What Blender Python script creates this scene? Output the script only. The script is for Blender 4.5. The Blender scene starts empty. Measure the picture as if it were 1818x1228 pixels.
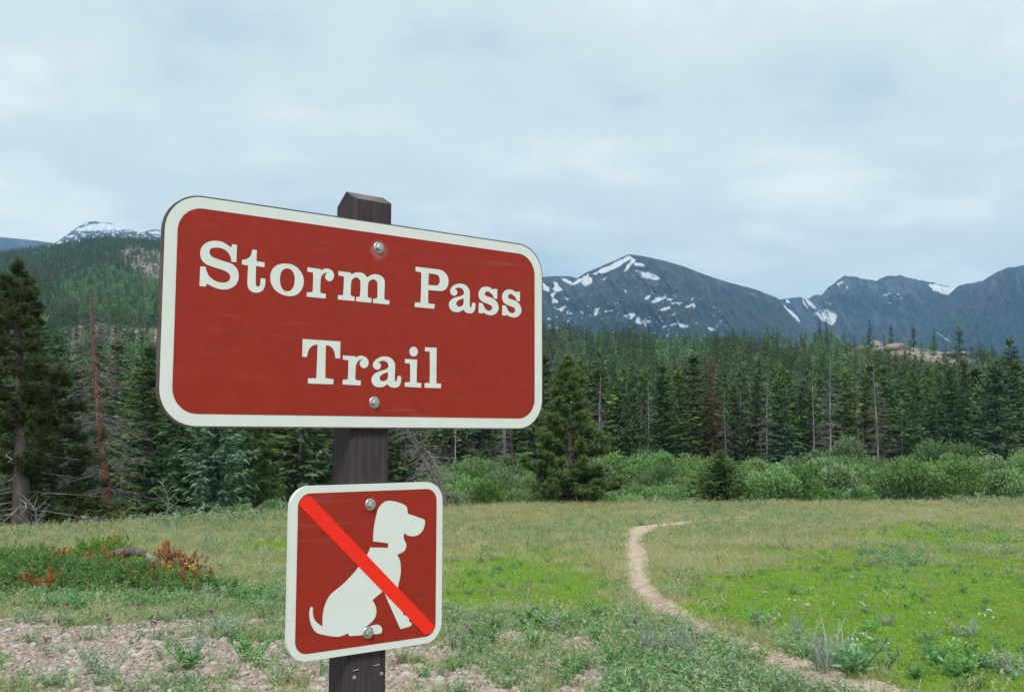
import bpy, bmesh, math
import numpy as np
from mathutils import Matrix, Vector
from mathutils.geometry import tessellate_polygon

scene = bpy.context.scene
COL = scene.collection
R_ = math.radians
CAMZ = 1.65                       # eye height
PITCH, ROLL, FPX = R_(5.2037), R_(0.0963), 1726.0
CX, CY = 909.0, 614.0

# ------------------------------------------------------------------ camera
cam_d = bpy.data.cameras.new('camera')
cam_d.sensor_width = 36.0
cam_d.lens = FPX / 1818.0 * 36.0
cam_d.clip_start = 0.05
cam_d.clip_end = 30000.0
cam = bpy.data.objects.new('camera', cam_d)
COL.objects.link(cam)
_cp, _sp, _cr, _sr = math.cos(PITCH), math.sin(PITCH), math.cos(ROLL), math.sin(ROLL)
_F = Vector((0, _cp, _sp)); _U0 = Vector((0, -_sp, _cp)); _X = Vector((1, 0, 0))
_Rt = _X * _cr + _U0 * _sr
_Up = -_X * _sr + _U0 * _cr
cam.matrix_world = Matrix(((_Rt.x, _Up.x, -_F.x, 0), (_Rt.y, _Up.y, -_F.y, 0), (_Rt.z, _Up.z, -_F.z, CAMZ), (0, 0, 0, 1)))
scene.camera = cam

# ------------------------------------------------------------------ light, sky, exposure
SUN_EL, SUN_AZ = R_(48), R_(185)          # azimuth clockwise from +Y : behind the camera, a little left
SKY_STRENGTH = 0.1
world = bpy.data.worlds.new('World')
scene.world = world
world.use_nodes = True
wn, wl = world.node_tree.nodes, world.node_tree.links
wn.clear()
w_out = wn.new('ShaderNodeOutputWorld')
w_bg = wn.new('ShaderNodeBackground'); w_bg.inputs['Strength'].default_value = SKY_STRENGTH
w_sky = wn.new('ShaderNodeTexSky'); w_sky.sky_type = 'NISHITA'; w_sky.sun_disc = False
w_sky.sun_elevation = SUN_EL; w_sky.sun_rotation = SUN_AZ; w_sky.altitude = 2800
tc = wn.new('ShaderNodeTexCoord')
sep = wn.new('ShaderNodeSeparateXYZ'); wl.new(tc.outputs['Generated'], sep.inputs[0])
def wmath(op, a, b=None):
    n = wn.new('ShaderNodeMath'); n.operation = op
    for i, v in enumerate((a, b)):
        if v is None: continue
        if isinstance(v, (int, float)): n.inputs[i].default_value = v
        else: wl.new(v, n.inputs[i])
    return n.outputs[0]
zden = wmath('ADD', wmath('MAXIMUM', sep.outputs['Z'], 0.0), 0.16)
comb = wn.new('ShaderNodeCombineXYZ')
wl.new(wmath('DIVIDE', sep.outputs['X'], zden), comb.inputs[0])
wl.new(wmath('DIVIDE', sep.outputs['Y'], zden), comb.inputs[1])
def wnoise(scale, detail, rough, dist, off):
    mp = wn.new('ShaderNodeMapping'); mp.inputs['Location'].default_value = off
    wl.new(comb.outputs[0], mp.inputs['Vector'])
    n = wn.new('ShaderNodeTexNoise'); n.inputs['Scale'].default_value = scale
    n.inputs['Detail'].default_value = detail; n.inputs['Roughness'].default_value = rough
    n.inputs['Distortion'].default_value = dist
    wl.new(mp.outputs[0], n.inputs['Vector'])
    return n.outputs['Fac']
def wramp(fac, stops):
    r = wn.new('ShaderNodeValToRGB'); r.color_ramp.interpolation = 'EASE'
    el = r.color_ramp.elements
    while len(el) < len(stops): el.new(0.5)
    for e, (p, c) in zip(el, stops):
        e.position = p; e.color = (c[0], c[1], c[2], 1)
    wl.new(fac, r.inputs[0])
    return r.outputs[0]
CLOUD_OFF = (3.1, 7.7, 0.0)
n_big = wnoise(0.55, 7, 0.52, 0.35, CLOUD_OFF)
n_small = wnoise(2.1, 6, 0.55, 0.15, (1.3, 2.2, 0))
fac = wmath('ADD', wmath('MULTIPLY', n_big, 0.62), wmath('MULTIPLY', n_small, 0.38))
cloud = wramp(fac, [(0.37, (2.45, 3.2, 3.6)), (0.49, (3.6, 4.1, 4.1)), (0.61, (4.75, 5.1, 4.8))])
mixs = wn.new('ShaderNodeMix'); mixs.data_type = 'RGBA'; mixs.inputs['Factor'].default_value = 0.97
wl.new(w_sky.outputs[0], mixs.inputs['A']); wl.new(cloud, mixs.inputs['B'])
wl.new(mixs.outputs['Result'], w_bg.inputs['Color'])
wl.new(w_bg.outputs[0], w_out.inputs['Surface'])

sun_d = bpy.data.lights.new('sun', 'SUN')
sun_d.energy = 1.5; sun_d.angle = R_(14); sun_d.color = (1.0, 0.97, 0.92)
sun = bpy.data.objects.new('sun', sun_d); COL.objects.link(sun)
_sd = Vector((math.sin(SUN_AZ) * math.cos(SUN_EL), math.cos(SUN_AZ) * math.cos(SUN_EL), math.sin(SUN_EL)))
sun.rotation_euler = _sd.to_track_quat('Z', 'Y').to_euler()

scene.view_settings.view_transform = 'Standard'
scene.view_settings.look = 'None'
scene.view_settings.exposure = 1.1
scene.view_settings.gamma = 1.0
scene.view_settings.use_curve_mapping = False
scene.render.engine = 'CYCLES'
scene.cycles.use_denoising = True
scene.cycles.max_bounces = 5
scene.cycles.diffuse_bounces = 2
scene.cycles.transparent_max_bounces = 4
scene.cycles.volume_bounces = 1

# ------------------------------------------------------------------ helpers
rng = np.random.default_rng(7)
_T = np.random.default_rng(3).random((256, 256))
def vnoise(x, y):
    x = np.asarray(x, float); y = np.asarray(y, float)
    xi = np.floor(x).astype(int); yi = np.floor(y).astype(int)
    fx = x - xi; fy = y - yi
    fx = fx * fx * (3 - 2 * fx); fy = fy * fy * (3 - 2 * fy)
    a = _T[xi & 255, yi & 255]; b = _T[(xi + 1) & 255, yi & 255]
    c = _T[xi & 255, (yi + 1) & 255]; d = _T[(xi + 1) & 255, (yi + 1) & 255]
    return (a * (1 - fx) + b * fx) * (1 - fy) + (c * (1 - fx) + d * fx) * fy
def fbm(x, y, o=4, g=0.5):
    s = 0.0; a = 1.0; t = 0.0
    for i in range(o):
        s = s + a * vnoise(x * 2 ** i + 17.3 * i, y * 2 ** i + 5.1 * i); t += a; a *= g
    return s / t
def sstep(a, b, x):
    t = np.clip((x - a) / (b - a), 0, 1); return t * t * (3 - 2 * t)
def ray(px, py):
    """direction of the line of sight through a point of the photograph"""
    px = np.asarray(px, float); py = np.asarray(py, float)
    xx = (px - CX) / FPX; zz = -(py - CY) / FPX
    x = xx * _cr - zz * _sr; z = xx * _sr + zz * _cr
    return np.stack([x, _cp - z * _sp, _sp + z * _cp], -1)
def project(P):
    P = np.asarray(P, float)
    x, y, z = P[..., 0], P[..., 1], P[..., 2] - CAMZ
    yy = y * _cp + z * _sp; zz = -y * _sp + z * _cp
    xx = x * _cr + zz * _sr; zz = -x * _sr + zz * _cr
    return CX + FPX * xx / yy, CY - FPX * zz / yy

# ------------------------------------------------------------------ the lie of the land
PROF_Y = [0, 3, 7, 12, 19, 30, 45, 60, 300]
PROF_Z = [-1.65, -1.66, -1.80, -2.15, -2.60, -3.00, -3.30, -3.5, -3.5]
def edge_dist(px): return np.interp(px, [0, 22, 300, 500, 900, 1260, 1818], [28.5, 29, 32.5, 37, 43.5, 45.5, 47.5])
CR_X = [0, 100, 175, 300, 450, 600, 800, 962, 1050, 1150, 1250, 1350, 1430, 1500, 1600, 1700, 1818, 2000]
CR_Y = [446, 433, 418, 424, 440, 480, 545, 586, 596, 606, 612, 612, 604, 604, 606, 622, 655, 690]
CR_D = [1500, 1560, 1600, 1500, 1300, 1050, 780, 620, 590, 565, 545, 520, 500, 480, 450, 440, 440, 440]
def height(X, Y):
    X = np.asarray(X, float); Y = np.asarray(Y, float)
    Yc = np.maximum(Y, 1.0)
    u = np.clip(X / Yc, -0.66, 0.66)
    px = 909 + 1718 * u
    z = np.interp(Y, PROF_Y, PROF_Z)
    Re = edge_dist(px) + 1.2 * (fbm(X * .25, Y * .1, 2) - .5)
    s = sstep(Re, Re + 8, Y)
    z = z * (1 - s) - 4.75 * s
    Dc = np.interp(px, CR_X, CR_D)
    zc = np.interp(px, CR_X, (765.0 - np.array(CR_Y)) / FPX) * Dc
    pw = np.interp(px, [300, 900], [1.28, 1.7])
    t = np.clip((Y - 125) / (Dc - 125), 0, 1)
    up = (zc + 4.75) * t ** pw
    rough = (fbm(X / 55, Y / 55, 4) - .5) * 16 * np.clip(t * 3, 0, 1) * (1 - t ** 3)
    back = sstep(0, 1, (Y - Dc) / 1400)
    z = z + up * (1 - back) + rough
    near = np.clip(1 - Y / 60, 0, 1)
    z = z + near * (.05 * (fbm(X / 2.2, Y / 2.2, 3) - .5) + .16 * (fbm(X / 7 + 9, Y / 7, 2) - .5) * np.clip((Y - 3) / 8, 0, 1))
    return z + CAMZ
_marY = np.geomspace(2.0, 2600, 1500)
def hit(px, py):
    """where the line of sight meets the ground"""
    out = []
    for a, b in zip(np.atleast_1d(px), np.atleast_1d(py)):
        d = ray(a, b); t = _marY / d[1]
        X = d[0] * t; Z = CAMZ + d[2] * t
        below = Z < height(X, _marY)
        i = int(np.argmax(below)) if below.any() else len(_marY) - 1
        Y = _marY[i]
        if i > 0:
            lo, hi = _marY[i - 1], _marY[i]
            for _ in range(14):
                m = .5 * (lo + hi); tt = m / d[1]
                if CAMZ + d[2] * tt < height(d[0] * tt, m): hi = m
                else: lo = m
            Y = hi
        tt = Y / d[1]
        out.append((d[0] * tt, Y, CAMZ + d[2] * tt))
    return np.array(out)
def xat(px, Y, z=None):
    """world x at depth Y on photo column px (for something near the ground there)"""
    px = np.asarray(px, float); Y = np.asarray(Y, float); X = (px - CX) / FPX * Y
    for _ in range(2):
        zz = height(X, Y) - CAMZ if z is None else z - CAMZ
        X = (px - CX) / FPX * (Y * _cp + zz * _sp)
    return X
def at(px, Y):
    """ground point at depth Y in the direction of photo column px"""
    X = float(xat(px, Y))
    return np.array([X, Y, float(height(X, Y))])

def poly_soft(poly, x, y):
    """signed distance to a polygon, positive inside"""
    P = np.array(poly, float); x = np.asarray(x, float); y = np.asarray(y, float)
    inside = np.zeros(x.shape, bool); dist = np.full(x.shape, 1e9)
    n = len(P)
    for i in range(n):
        x1, y1 = P[i]; x2, y2 = P[(i + 1) % n]
        with np.errstate(divide='ignore', invalid='ignore'):
            c = ((y1 > y) != (y2 > y)) & (x < (x2 - x1) * (y - y1) / (y2 - y1 + 1e-12) + x1)
        inside ^= c
        dx, dy = x2 - x1, y2 - y1
        t = np.clip(((x - x1) * dx + (y - y1) * dy) / (dx * dx + dy * dy + 1e-9), 0, 1)
        dist = np.minimum(dist, np.hypot(x - x1 - t * dx, y - y1 - t * dy))
    return np.where(inside, dist, -dist)

# ------------------------------------------------------------------ mesh building
class MB:
    def __init__(s): s.v = []; s.f = []; s.m = []; s.a = []; s.n = 0
    def add(s, V, F, mat=0, val=None):
        V = np.asarray(V, float).reshape(-1, 3); F = np.asarray(F, int)
        if F.ndim == 2 and F.shape[1] == 4:
            if val is not None and np.ndim(val): val = np.repeat(val, 2)
            F = np.stack([F[:, [0, 1, 2]], F[:, [0, 2, 3]]], 1).reshape(-1, 3)
        s.v.append(V); s.f.append(F + s.n); s.n += len(V)
        s.m.append(np.full(len(F), mat)); s.a.append(np.broadcast_to(.5 if val is None else val, (len(F),)).astype(float))
    def mesh(s, name, mats, smooth=False):
        me = bpy.data.meshes.new(name)
        V = np.concatenate(s.v); F = np.concatenate(s.f)
        me.vertices.add(len(V)); me.vertices.foreach_set('co', V.ravel())
        me.loops.add(F.size); me.loops.foreach_set('vertex_index', F.ravel())
        me.polygons.add(len(F)); me.polygons.foreach_set('loop_start', np.arange(0, F.size, 3))
        me.polygons.foreach_set('material_index', np.concatenate(s.m))
        me.polygons.foreach_set('use_smooth', np.full(len(F), smooth))
        at_ = me.attributes.new('v', 'FLOAT', 'FACE'); at_.data.foreach_set('value', np.concatenate(s.a))
        for m in (mats if isinstance(mats, (list, tuple)) else [mats]): me.materials.append(m)
        me.update(); me.validate()
        return me
    # --- primitives
    def tube(s, pts, rad, sides=6, mat=0, val=None, cap=True):
        pts = np.asarray(pts, float); n = len(pts); rad = np.broadcast_to(rad, (n,))
        tg = np.gradient(pts, axis=0); tg /= np.linalg.norm(tg, axis=1)[:, None] + 1e-9
        ref = np.where(np.abs(tg[:, 2:3]) > .9, [[1., 0, 0]], [[0, 0, 1.]])
        a = np.cross(tg, ref); a /= np.linalg.norm(a, axis=1)[:, None] + 1e-9
        b = np.cross(tg, a)
        th = np.arange(sides) * 2 * np.pi / sides
        ring = pts[:, None] + rad[:, None, None] * (a[:, None] * np.cos(th)[None, :, None] + b[:, None] * np.sin(th)[None, :, None])
        V = ring.reshape(-1, 3)
        i = np.arange(n - 1)[:, None] * sides; j = np.arange(sides)[None]; k = (j + 1) % sides
        F = np.stack([i + j, i + k, i + k + sides, i + j + sides], -1).reshape(-1, 4)
        s.add(V, F, mat, val)
        if cap:
            base = (n - 1) * sides
            s.add(V[base:], [[0, q, q + 1] for q in range(1, sides - 1)], mat, val)
    def blades(s, P, D, L, W, S=None, mat=0, val=None, diamond=True):
        """flat leaf-like faces: base point, direction, length, width"""
        P = np.asarray(P, float); n = len(P)
        if n == 0: return
        D = D / (np.linalg.norm(D, axis=1)[:, None] + 1e-9)
        if S is None: S = rng.normal(size=(n, 3))
        S = S - D * (S * D).sum(1)[:, None]; S /= np.linalg.norm(S, axis=1)[:, None] + 1e-9
        L = np.broadcast_to(L, (n,))[:, None]; W = np.broadcast_to(W, (n,))[:, None] * .5
        if diamond:
            V = np.stack([P, P + D * L * .45 + S * W, P + D * L, P + D * L * .45 - S * W], 1).reshape(-1, 3)
            F = np.arange(n * 4).reshape(-1, 4)
        else:
            V = np.stack([P - S * W, P + S * W, P + D * L], 1).reshape(-1, 3)
            F = np.arange(n * 3).reshape(-1, 3)
        s.add(V, F, mat, val)
    def box(s, x0, x1, y0, y1, z0, z1, mat=0):
        V = [(x, y, z) for x in (x0, x1) for y in (y0, y1) for z in (z0, z1)]
        s.add(V, [[0, 1, 3, 2], [4, 6, 7, 5], [0, 4, 5, 1], [2, 3, 7, 6], [0, 2, 6, 4], [1, 5, 7, 3]], mat)

JOINED = {'branches', 'stems', 'twigs', 'dead_branches', 'foliage', 'needles', 'leaves', 'petals', 'rust_sprays', 'dead_sprays', 'crown'}
def link(name, me, parent=None, loc=None):
    o = bpy.data.objects.new(name, me); COL.objects.link(o)
    if parent is not None: o.parent = parent
    if loc is not None: o.location = loc
    if parent is not None and name in JOINED: o['kind'] = 'stuff'      # twigs too fine to pick apart
    return o
def tag(o, label=None, cat=None, group=None, kind=None):
    if label: o['label'] = label
    if cat: o['category'] = cat
    if group: o['group'] = group
    if kind: o['kind'] = kind
    return o
def thing(name, loc, label, cat, group=None, rz=0.0, sc=1.0):
    o = bpy.data.objects.new(name, None); COL.objects.link(o)
    o.location = loc; o.rotation_euler = (0, 0, rz); o.scale = (sc, sc, sc) if np.isscalar(sc) else sc
    o.empty_display_size = .2
    return tag(o, label, cat, group)

# ------------------------------------------------------------------ materials
def new_mat(name):
    m = bpy.data.materials.new(name); m.use_nodes = True
    nt = m.node_tree; nt.nodes.clear()
    out = nt.nodes.new('ShaderNodeOutputMaterial')
    b = nt.nodes.new('ShaderNodeBsdfPrincipled'); nt.links.new(b.outputs[0], out.inputs['Surface'])
    b.inputs['Roughness'].default_value = .8; b.inputs['Specular IOR Level'].default_value = .2
    return m, nt, b, out
def N(nt, t, **kw):
    n = nt.nodes.new(t)
    for k, v in kw.items():
        if k in ('operation', 'data_type', 'blend_type', 'attribute_name', 'interpolation', 'attribute_type'): setattr(n, k, v)
        else: n.inputs[k].default_value = v
    return n
def mix(nt, f, a, b, blend='MIX'):
    n = N(nt, 'ShaderNodeMix', data_type='RGBA', blend_type=blend)
    for k, v in (('Factor', f), ('A', a), ('B', b)):
        if isinstance(v, (int, float)): n.inputs[k].default_value = v
        elif isinstance(v, (tuple, list)): n.inputs[k].default_value = (*v[:3], 1)
        else: nt.links.new(v, n.inputs[k])
    return n.outputs['Result']
def mth(nt, op, a, b=0.0, c=None):
    n = N(nt, 'ShaderNodeMath', operation=op)
    for i, v in enumerate((a, b, c)):
        if v is None: continue
        if isinstance(v, (int, float)): n.inputs[i].default_value = v
        else: nt.links.new(v, n.inputs[i])
    return n.outputs[0]
def noise(nt, scale, detail=4, rough=.55, vec=None, dist=0.0):
    n = N(nt, 'ShaderNodeTexNoise', Scale=scale, Detail=detail, Roughness=rough, Distortion=dist)
    if vec is not None: nt.links.new(vec, n.inputs['Vector'])
    return n.outputs['Fac']
def ramp(nt, fac, stops):
    r = nt.nodes.new('ShaderNodeValToRGB'); el = r.color_ramp.elements
    while len(el) < len(stops): el.new(.5)
    for e, (p, c) in zip(el, stops):
        e.position = p; e.color = (*c, 1) if len(c) == 3 else c
    nt.links.new(fac, r.inputs[0]); return r.outputs[0]
def mapr(nt, v, a, b, c=0.0, d=1.0):
    n = N(nt, 'ShaderNodeMapRange'); n.inputs[1].default_value = a; n.inputs[2].default_value = b
    n.inputs[3].default_value = c; n.inputs[4].default_value = d
    nt.links.new(v, n.inputs[0]); return n.outputs[0]
def coords(nt, which='Object'): return nt.nodes.new('ShaderNodeTexCoord').outputs[which]
def bump(nt, b, h, strength=.3, dist=.02):
    n = N(nt, 'ShaderNodeBump', Strength=strength, Distance=dist)
    nt.links.new(h, n.inputs['Height']); nt.links.new(n.outputs[0], b.inputs['Normal'])

def foliage_mat(name, c1, c2, spread=.35, trans=.18, hue=.02):
    """leaves: two tones over the faces, each plant a little different"""
    m, nt, b, out = new_mat(name)
    v = N(nt, 'ShaderNodeAttribute', attribute_name='v').outputs['Fac']
    oi = nt.nodes.new('ShaderNodeObjectInfo').outputs['Random']
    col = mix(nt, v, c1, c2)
    hs = nt.nodes.new('ShaderNodeHueSaturation')
    nt.links.new(col, hs.inputs['Color'])
    nt.links.new(mapr(nt, oi, 0, 1, .5 - hue, .5 + hue), hs.inputs['Hue'])
    r2 = mth(nt, 'FRACT', mth(nt, 'MULTIPLY', oi, 7.31))
    nt.links.new(mapr(nt, r2, 0, 1, 1 - spread, 1 + spread), hs.inputs['Value'])
    r3 = mth(nt, 'FRACT', mth(nt, 'MULTIPLY', oi, 13.7))
    nt.links.new(mapr(nt, r3, 0, 1, .8, 1.15), hs.inputs['Saturation'])
    nt.links.new(hs.outputs[0], b.inputs['Base Color'])
    b.inputs['Specular IOR Level'].default_value = .12
    if trans > 0:
        tr = nt.nodes.new('ShaderNodeBsdfTranslucent'); nt.links.new(hs.outputs[0], tr.inputs[0])
        mx = nt.nodes.new('ShaderNodeMixShader'); mx.inputs[0].default_value = trans
        nt.links.new(b.outputs[0], mx.inputs[1]); nt.links.new(tr.outputs[0], mx.inputs[2])
        nt.links.new(mx.outputs[0], out.inputs['Surface'])
    return m
def bark_mat(name, c1, c2, scale=6.0, stretch=.25):
    m, nt, b, out = new_mat(name)
    mp = N(nt, 'ShaderNodeMapping'); mp.inputs['Scale'].default_value = (1, 1, stretch)
    nt.links.new(coords(nt), mp.inputs['Vector'])
    f = noise(nt, scale, 6, .65, mp.outputs[0])
    oi = nt.nodes.new('ShaderNodeObjectInfo').outputs['Random']
    col = ramp(nt, f, [(.35, c1), (.65, c2)])
    hs = nt.nodes.new('ShaderNodeHueSaturation'); nt.links.new(col, hs.inputs['Color'])
    nt.links.new(mapr(nt, oi, 0, 1, .75, 1.25), hs.inputs['Value'])
    nt.links.new(hs.outputs[0], b.inputs['Base Color'])
    b.inputs['Roughness'].default_value = .9
    bump(nt, b, f, .6, .02)
    return m
def stone_mat(name, cols, scale=9.0):
    m, nt, b, out = new_mat(name)
    oi = nt.nodes.new('ShaderNodeObjectInfo').outputs['Random']
    base = ramp(nt, oi, [(i / (len(cols) - 1), c) for i, c in enumerate(cols)])
    f = noise(nt, scale, 6, .65, coords(nt))
    nt.links.new(mix(nt, 1.0, base, ramp(nt, f, [(.3, (.55, .53, .52)), (.7, (1.2, 1.18, 1.15))]), 'MULTIPLY'), b.inputs['Base Color'])
    b.inputs['Roughness'].default_value = .9
    bump(nt, b, f, .5, .02)
    return m

M_SPRUCE = foliage_mat('spruce_needles', (.034, .080, .034), (.112, .190, .078), .45, hue=.03)
M_BLUESPRUCE = foliage_mat('blue_green_needles', (.042, .096, .052), (.130, .215, .125), .3)
M_PINE = foliage_mat('lodgepole_needles', (.048, .092, .028), (.148, .210, .064), .45, hue=.03)
M_BIGPINE = foliage_mat('limber_pine_needles', (.045, .085, .025), (.215, .285, .078), .1)
M_DARKPINE = foliage_mat('dark_pine_needles', (.036, .060, .024), (.120, .148, .050), .15)
M_ASPEN = foliage_mat('aspen_leaves', (.085, .200, .070), (.200, .350, .140), .25)
M_WILLOW = foliage_mat('willow_leaves', (.058, .150, .042), (.205, .330, .120), .32, .12, .015)
M_RUST = foliage_mat('rust_brown_needles', (.130, .060, .030), (.270, .120, .060), .2)
M_BROWN = foliage_mat('dying_brown_needles', (.085, .055, .034), (.170, .100, .055), .1)
M_RED = foliage_mat('red_dead_needles', (.26, .075, .030), (.52, .185, .075), .1, hue=.004)
M_JUNIPER = foliage_mat('juniper_sprays', (.042, .125, .020), (.170, .320, .052), .15)
M_BARK = bark_mat('grey_brown_bark', (.055, .043, .038), (.14, .115, .10))
M_REDBARK = bark_mat('red_brown_bark', (.075, .034, .027), (.25, .10, .066), 14)
M_GREYWOOD = bark_mat('weathered_grey_wood', (.16, .145, .145), (.36, .335, .33), 8, .12)
M_DARKWOOD = bark_mat('dark_dead_twigs', (.075, .062, .062), (.17, .145, .14), 8, .2)
M_TWIG = bark_mat('grey_purple_twigs', (.13, .115, .118), (.24, .215, .215), 5, .3)

# ================================================================== GROUND
def catmull(pts, n=8, closed=False):
    P = [np.array(p[:2], float) for p in pts]; out = []
    m = len(P)
    rngi = range(m if closed else m - 1)
    for i in rngi:
        p1, p2 = P[i], P[(i + 1) % m]
        c1 = len(pts[i]) > 2; c2 = len(pts[(i + 1) % m]) > 2
        if c1 and c2:
            out.append(p1); continue
        p0 = P[(i - 1) % m] if (closed or i > 0) else p1
        p3 = P[(i + 2) % m] if (closed or i < m - 2) else p2
        if c1: p0 = p1 - (p2 - p1) * .3
        if c2: p3 = p2 + (p2 - p1) * .3
        for k in range(n):
            t = k / n
            out.append(.5 * (2 * p1 + (p2 - p0) * t + (2 * p0 - 5 * p1 + 4 * p2 - p3) * t * t + (3 * p1 - p0 - 3 * p2 + p3) * t ** 3))
    if not closed: out.append(P[-1])
    return np.array(out)

LAWN = [[(770, 1004), (850, 985), (960, 985), (1060, 1000), (1098, 1040), (1122, 1078), (1000, 1088), (900, 1082), (770, 1075)],
        [(1190, 1048), (1260, 1012), (1360, 988), (1480, 976), (1600, 985), (1720, 990), (2080, 1010), (2080, 1300), (1640, 1300), (1540, 1190), (1400, 1140), (1300, 1108), (1235, 1086)],
        [(1505, 945), (1560, 937), (1700, 937), (1980, 958), (1980, 972), (1640, 968), (1535, 958)],
        [(385, 968), (440, 960), (500, 965), (500, 980), (420, 984)]]
GRAVEL = [[(-60, 1088), (200, 1080), (350, 1088), (520, 1098), (560, 1400), (-60, 1400)],
          [(770, 1122), (860, 1116), (1000, 1130), (1085, 1160), (1080, 1240), (900, 1400), (520, 1400), (500, 1150)]]
SAGE = [[(-60, 1052), (300, 1060), (520, 1058), (520, 1102), (300, 1086), (-60, 1090)],
        [(770, 1085), (950, 1088), (1130, 1096), (1225, 1122), (1320, 1165), (1400, 1215), (1420, 1300), (1000, 1300), (1090, 1165), (1000, 1124), (900, 1112), (770, 1114)],
        [(1530, 978), (1640, 985), (1700, 1010), (1660, 1045), (1580, 1035), (1545, 1000)],
        [(1360, 1195), (1430, 1130), (1500, 1180), (1560, 1300), (1500, 1300)]]
PATH_L = [(1440, 1240), (1395, 1205), (1365, 1190), (1338, 1172), (1300, 1152), (1255, 1132), (1207, 1110), (1165, 1090), (1135, 1070), (1118, 1050), (1112, 1030), (1111, 1010), (1110, 985), (1109, 960), (1113, 945), (1122, 936), (1160, 931), (1230, 924), (1290, 919), (1335, 915)]
PATH_R = [(1660, 1240), (1545, 1206), (1480, 1187), (1415, 1167), (1360, 1148), (1310, 1131), (1268, 1115), (1238, 1098), (1212, 1080), (1185, 1062), (1163, 1045), (1154, 1025), (1152, 1000), (1148, 980), (1143, 962), (1147, 948), (1168, 939), (1232, 928), (1291, 922.5), (1336, 918)]
PATH = PATH_L + PATH_R[::-1]
ROCKY = [[(1480, 596), (1560, 590), (1625, 600), (1690, 615), (1735, 622), (1740, 638), (1690, 648), (1600, 632), (1560, 622), (1500, 606)],
         [(205, 445), (240, 436), (275, 446), (300, 455), (300, 490), (262, 494), (238, 478), (212, 462)],
         [(105, 590), (180, 576), (280, 582), (300, 590), (300, 606), (250, 612), (170, 606), (115, 616)]]
ASPENS = [[(1440, 590), (1560, 600), (1600, 630), (1500, 660), (1420, 640)], [(1160, 600), (1230, 590), (1260, 640), (1180, 650)],
          [(110, 500), (170, 480), (290, 490), (300, 560), (220, 560), (130, 540)], [(180, 620), (300, 620), (300, 760), (200, 740)]]

def masks(X, Y, Z):
    """cover of the ground: lawn, gravel, sage, trail, rock"""
    P = np.stack([X, Y, Z], -1)
    ok = Y > 3.5
    px, py = project(np.where(ok[..., None], P, [0, 10, 0]))
    j = (fbm(X * 1.3, Y * 1.3, 4) - .5)
    j2 = (fbm(X * 4 + 31, Y * 4, 3) - .5)
    sc = np.clip((py - 780) / 130, .12, 3)
    def field(polys, w, amp):
        v = np.zeros(X.shape)
        for p in polys: v = np.maximum(v, sstep(-w, w, poly_soft(p, px, py) / sc + amp * j + amp * .5 * j2))
        return v * ok
    lawn = field(LAWN, 16, 60); gravel = field(GRAVEL, 9, 40); sage = field(SAGE, 9, 36)
    path = sstep(-3, 3, poly_soft(PATH, px, py) / sc + 5 * j2) * ok * (Y < 50)
    rock = np.zeros(X.shape)
    for p in ROCKY: rock = np.maximum(rock, sstep(-4, 4, poly_soft(p, px, py) + 10 * (fbm(X / 9, Y / 9, 3) - .5)) * (Y > 120))
    # openings and clumps inside each cover
    gravel = gravel * sstep(.70, .54, fbm(X * 1.1 + 5, Y * 1.1 + 9, 4))
    return lawn, gravel, sage, path, rock
az = np.concatenate([np.linspace(-180, -36, 30)[:-1], np.arange(-36, 36.01, .18), np.linspace(36, 180, 30)[1:-1]])
az = np.radians(az)
rad = np.concatenate([[.25, .6, 1, 1.5, 2, 2.6, 3.2], np.geomspace(3.8, 60, 235), np.geomspace(61.5, 1800, 140)[0:], np.geomspace(1900, 7200, 10)])
RR, AA = np.meshgrid(rad, az, indexing='ij')
GX, GY = RR * np.sin(AA), RR * np.cos(AA)
GZ = height(GX, GY)
lawn, gravel, sage, path, rock = masks(GX, GY, GZ)
GZ2 = GZ - .06 * path
nr, na = GX.shape
V = np.concatenate([[[0, 0, float(height(0., 0.))]], np.stack([GX, GY, GZ2], -1).reshape(-1, 3)])
i = np.arange(nr - 1)[:, None] * na; jx = np.arange(na)[None]; k = (jx + 1) % na
F = 1 + np.stack([i + jx, i + na + jx, i + na + k, i + k], -1).reshape(-1, 4)
# orientation: azimuth grows clockwise seen from above
F = F[:, ::1]
gb = MB(); gb.add(V, F); gb.add(V[:1], np.zeros((0, 3), int))
fan = np.stack([np.zeros(na, int), 1 + np.arange(na), 1 + (np.arange(na) + 1) % na], -1)
gb.v = [V]; gb.n = len(V); gb.f.append(fan); gb.m.append(np.zeros(na, int)); gb.a.append(np.zeros(na))
gb.f = [f for f in gb.f if len(f)]; gb.m = [m for m in gb.m if len(m)]; gb.a = [a for a in gb.a if len(a)]

m, nt, b, out = new_mat('meadow_and_forest_floor')
am = N(nt, 'ShaderNodeAttribute', attribute_name='cover'); ak = N(nt, 'ShaderNodeAttribute', attribute_name='floor')
sm = nt.nodes.new('ShaderNodeSeparateColor'); nt.links.new(am.outputs['Color'], sm.inputs[0])
sk = nt.nodes.new('ShaderNodeSeparateColor'); nt.links.new(ak.outputs['Color'], sk.inputs[0])
P_ = coords(nt)
nf = noise(nt, 14, 6, .7, P_); nm = noise(nt, 1.6, 5, .6, P_); nl = noise(nt, .35, 4, .6, P_); nvf = noise(nt, 60, 4, .7, P_)
dry = mix(nt, mapr(nt, nm, .35, .65), (.21, .21, .085), (.37, .32, .17))
dry = mix(nt, mapr(nt, noise(nt, 3.3, 6, .7, P_), .60, .68, 0, .4), dry, (.36, .30, .20))
dry = mix(nt, mapr(nt, nf, .4, .65), dry, (.22, .215, .10))
dry = mix(nt, mth(nt, 'MULTIPLY', mapr(nt, nl, .5, .68), .55), dry, (.15, .22, .08))
law = mix(nt, mapr(nt, nm, .35, .65), (.11, .22, .025), (.17, .27, .035))
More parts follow.
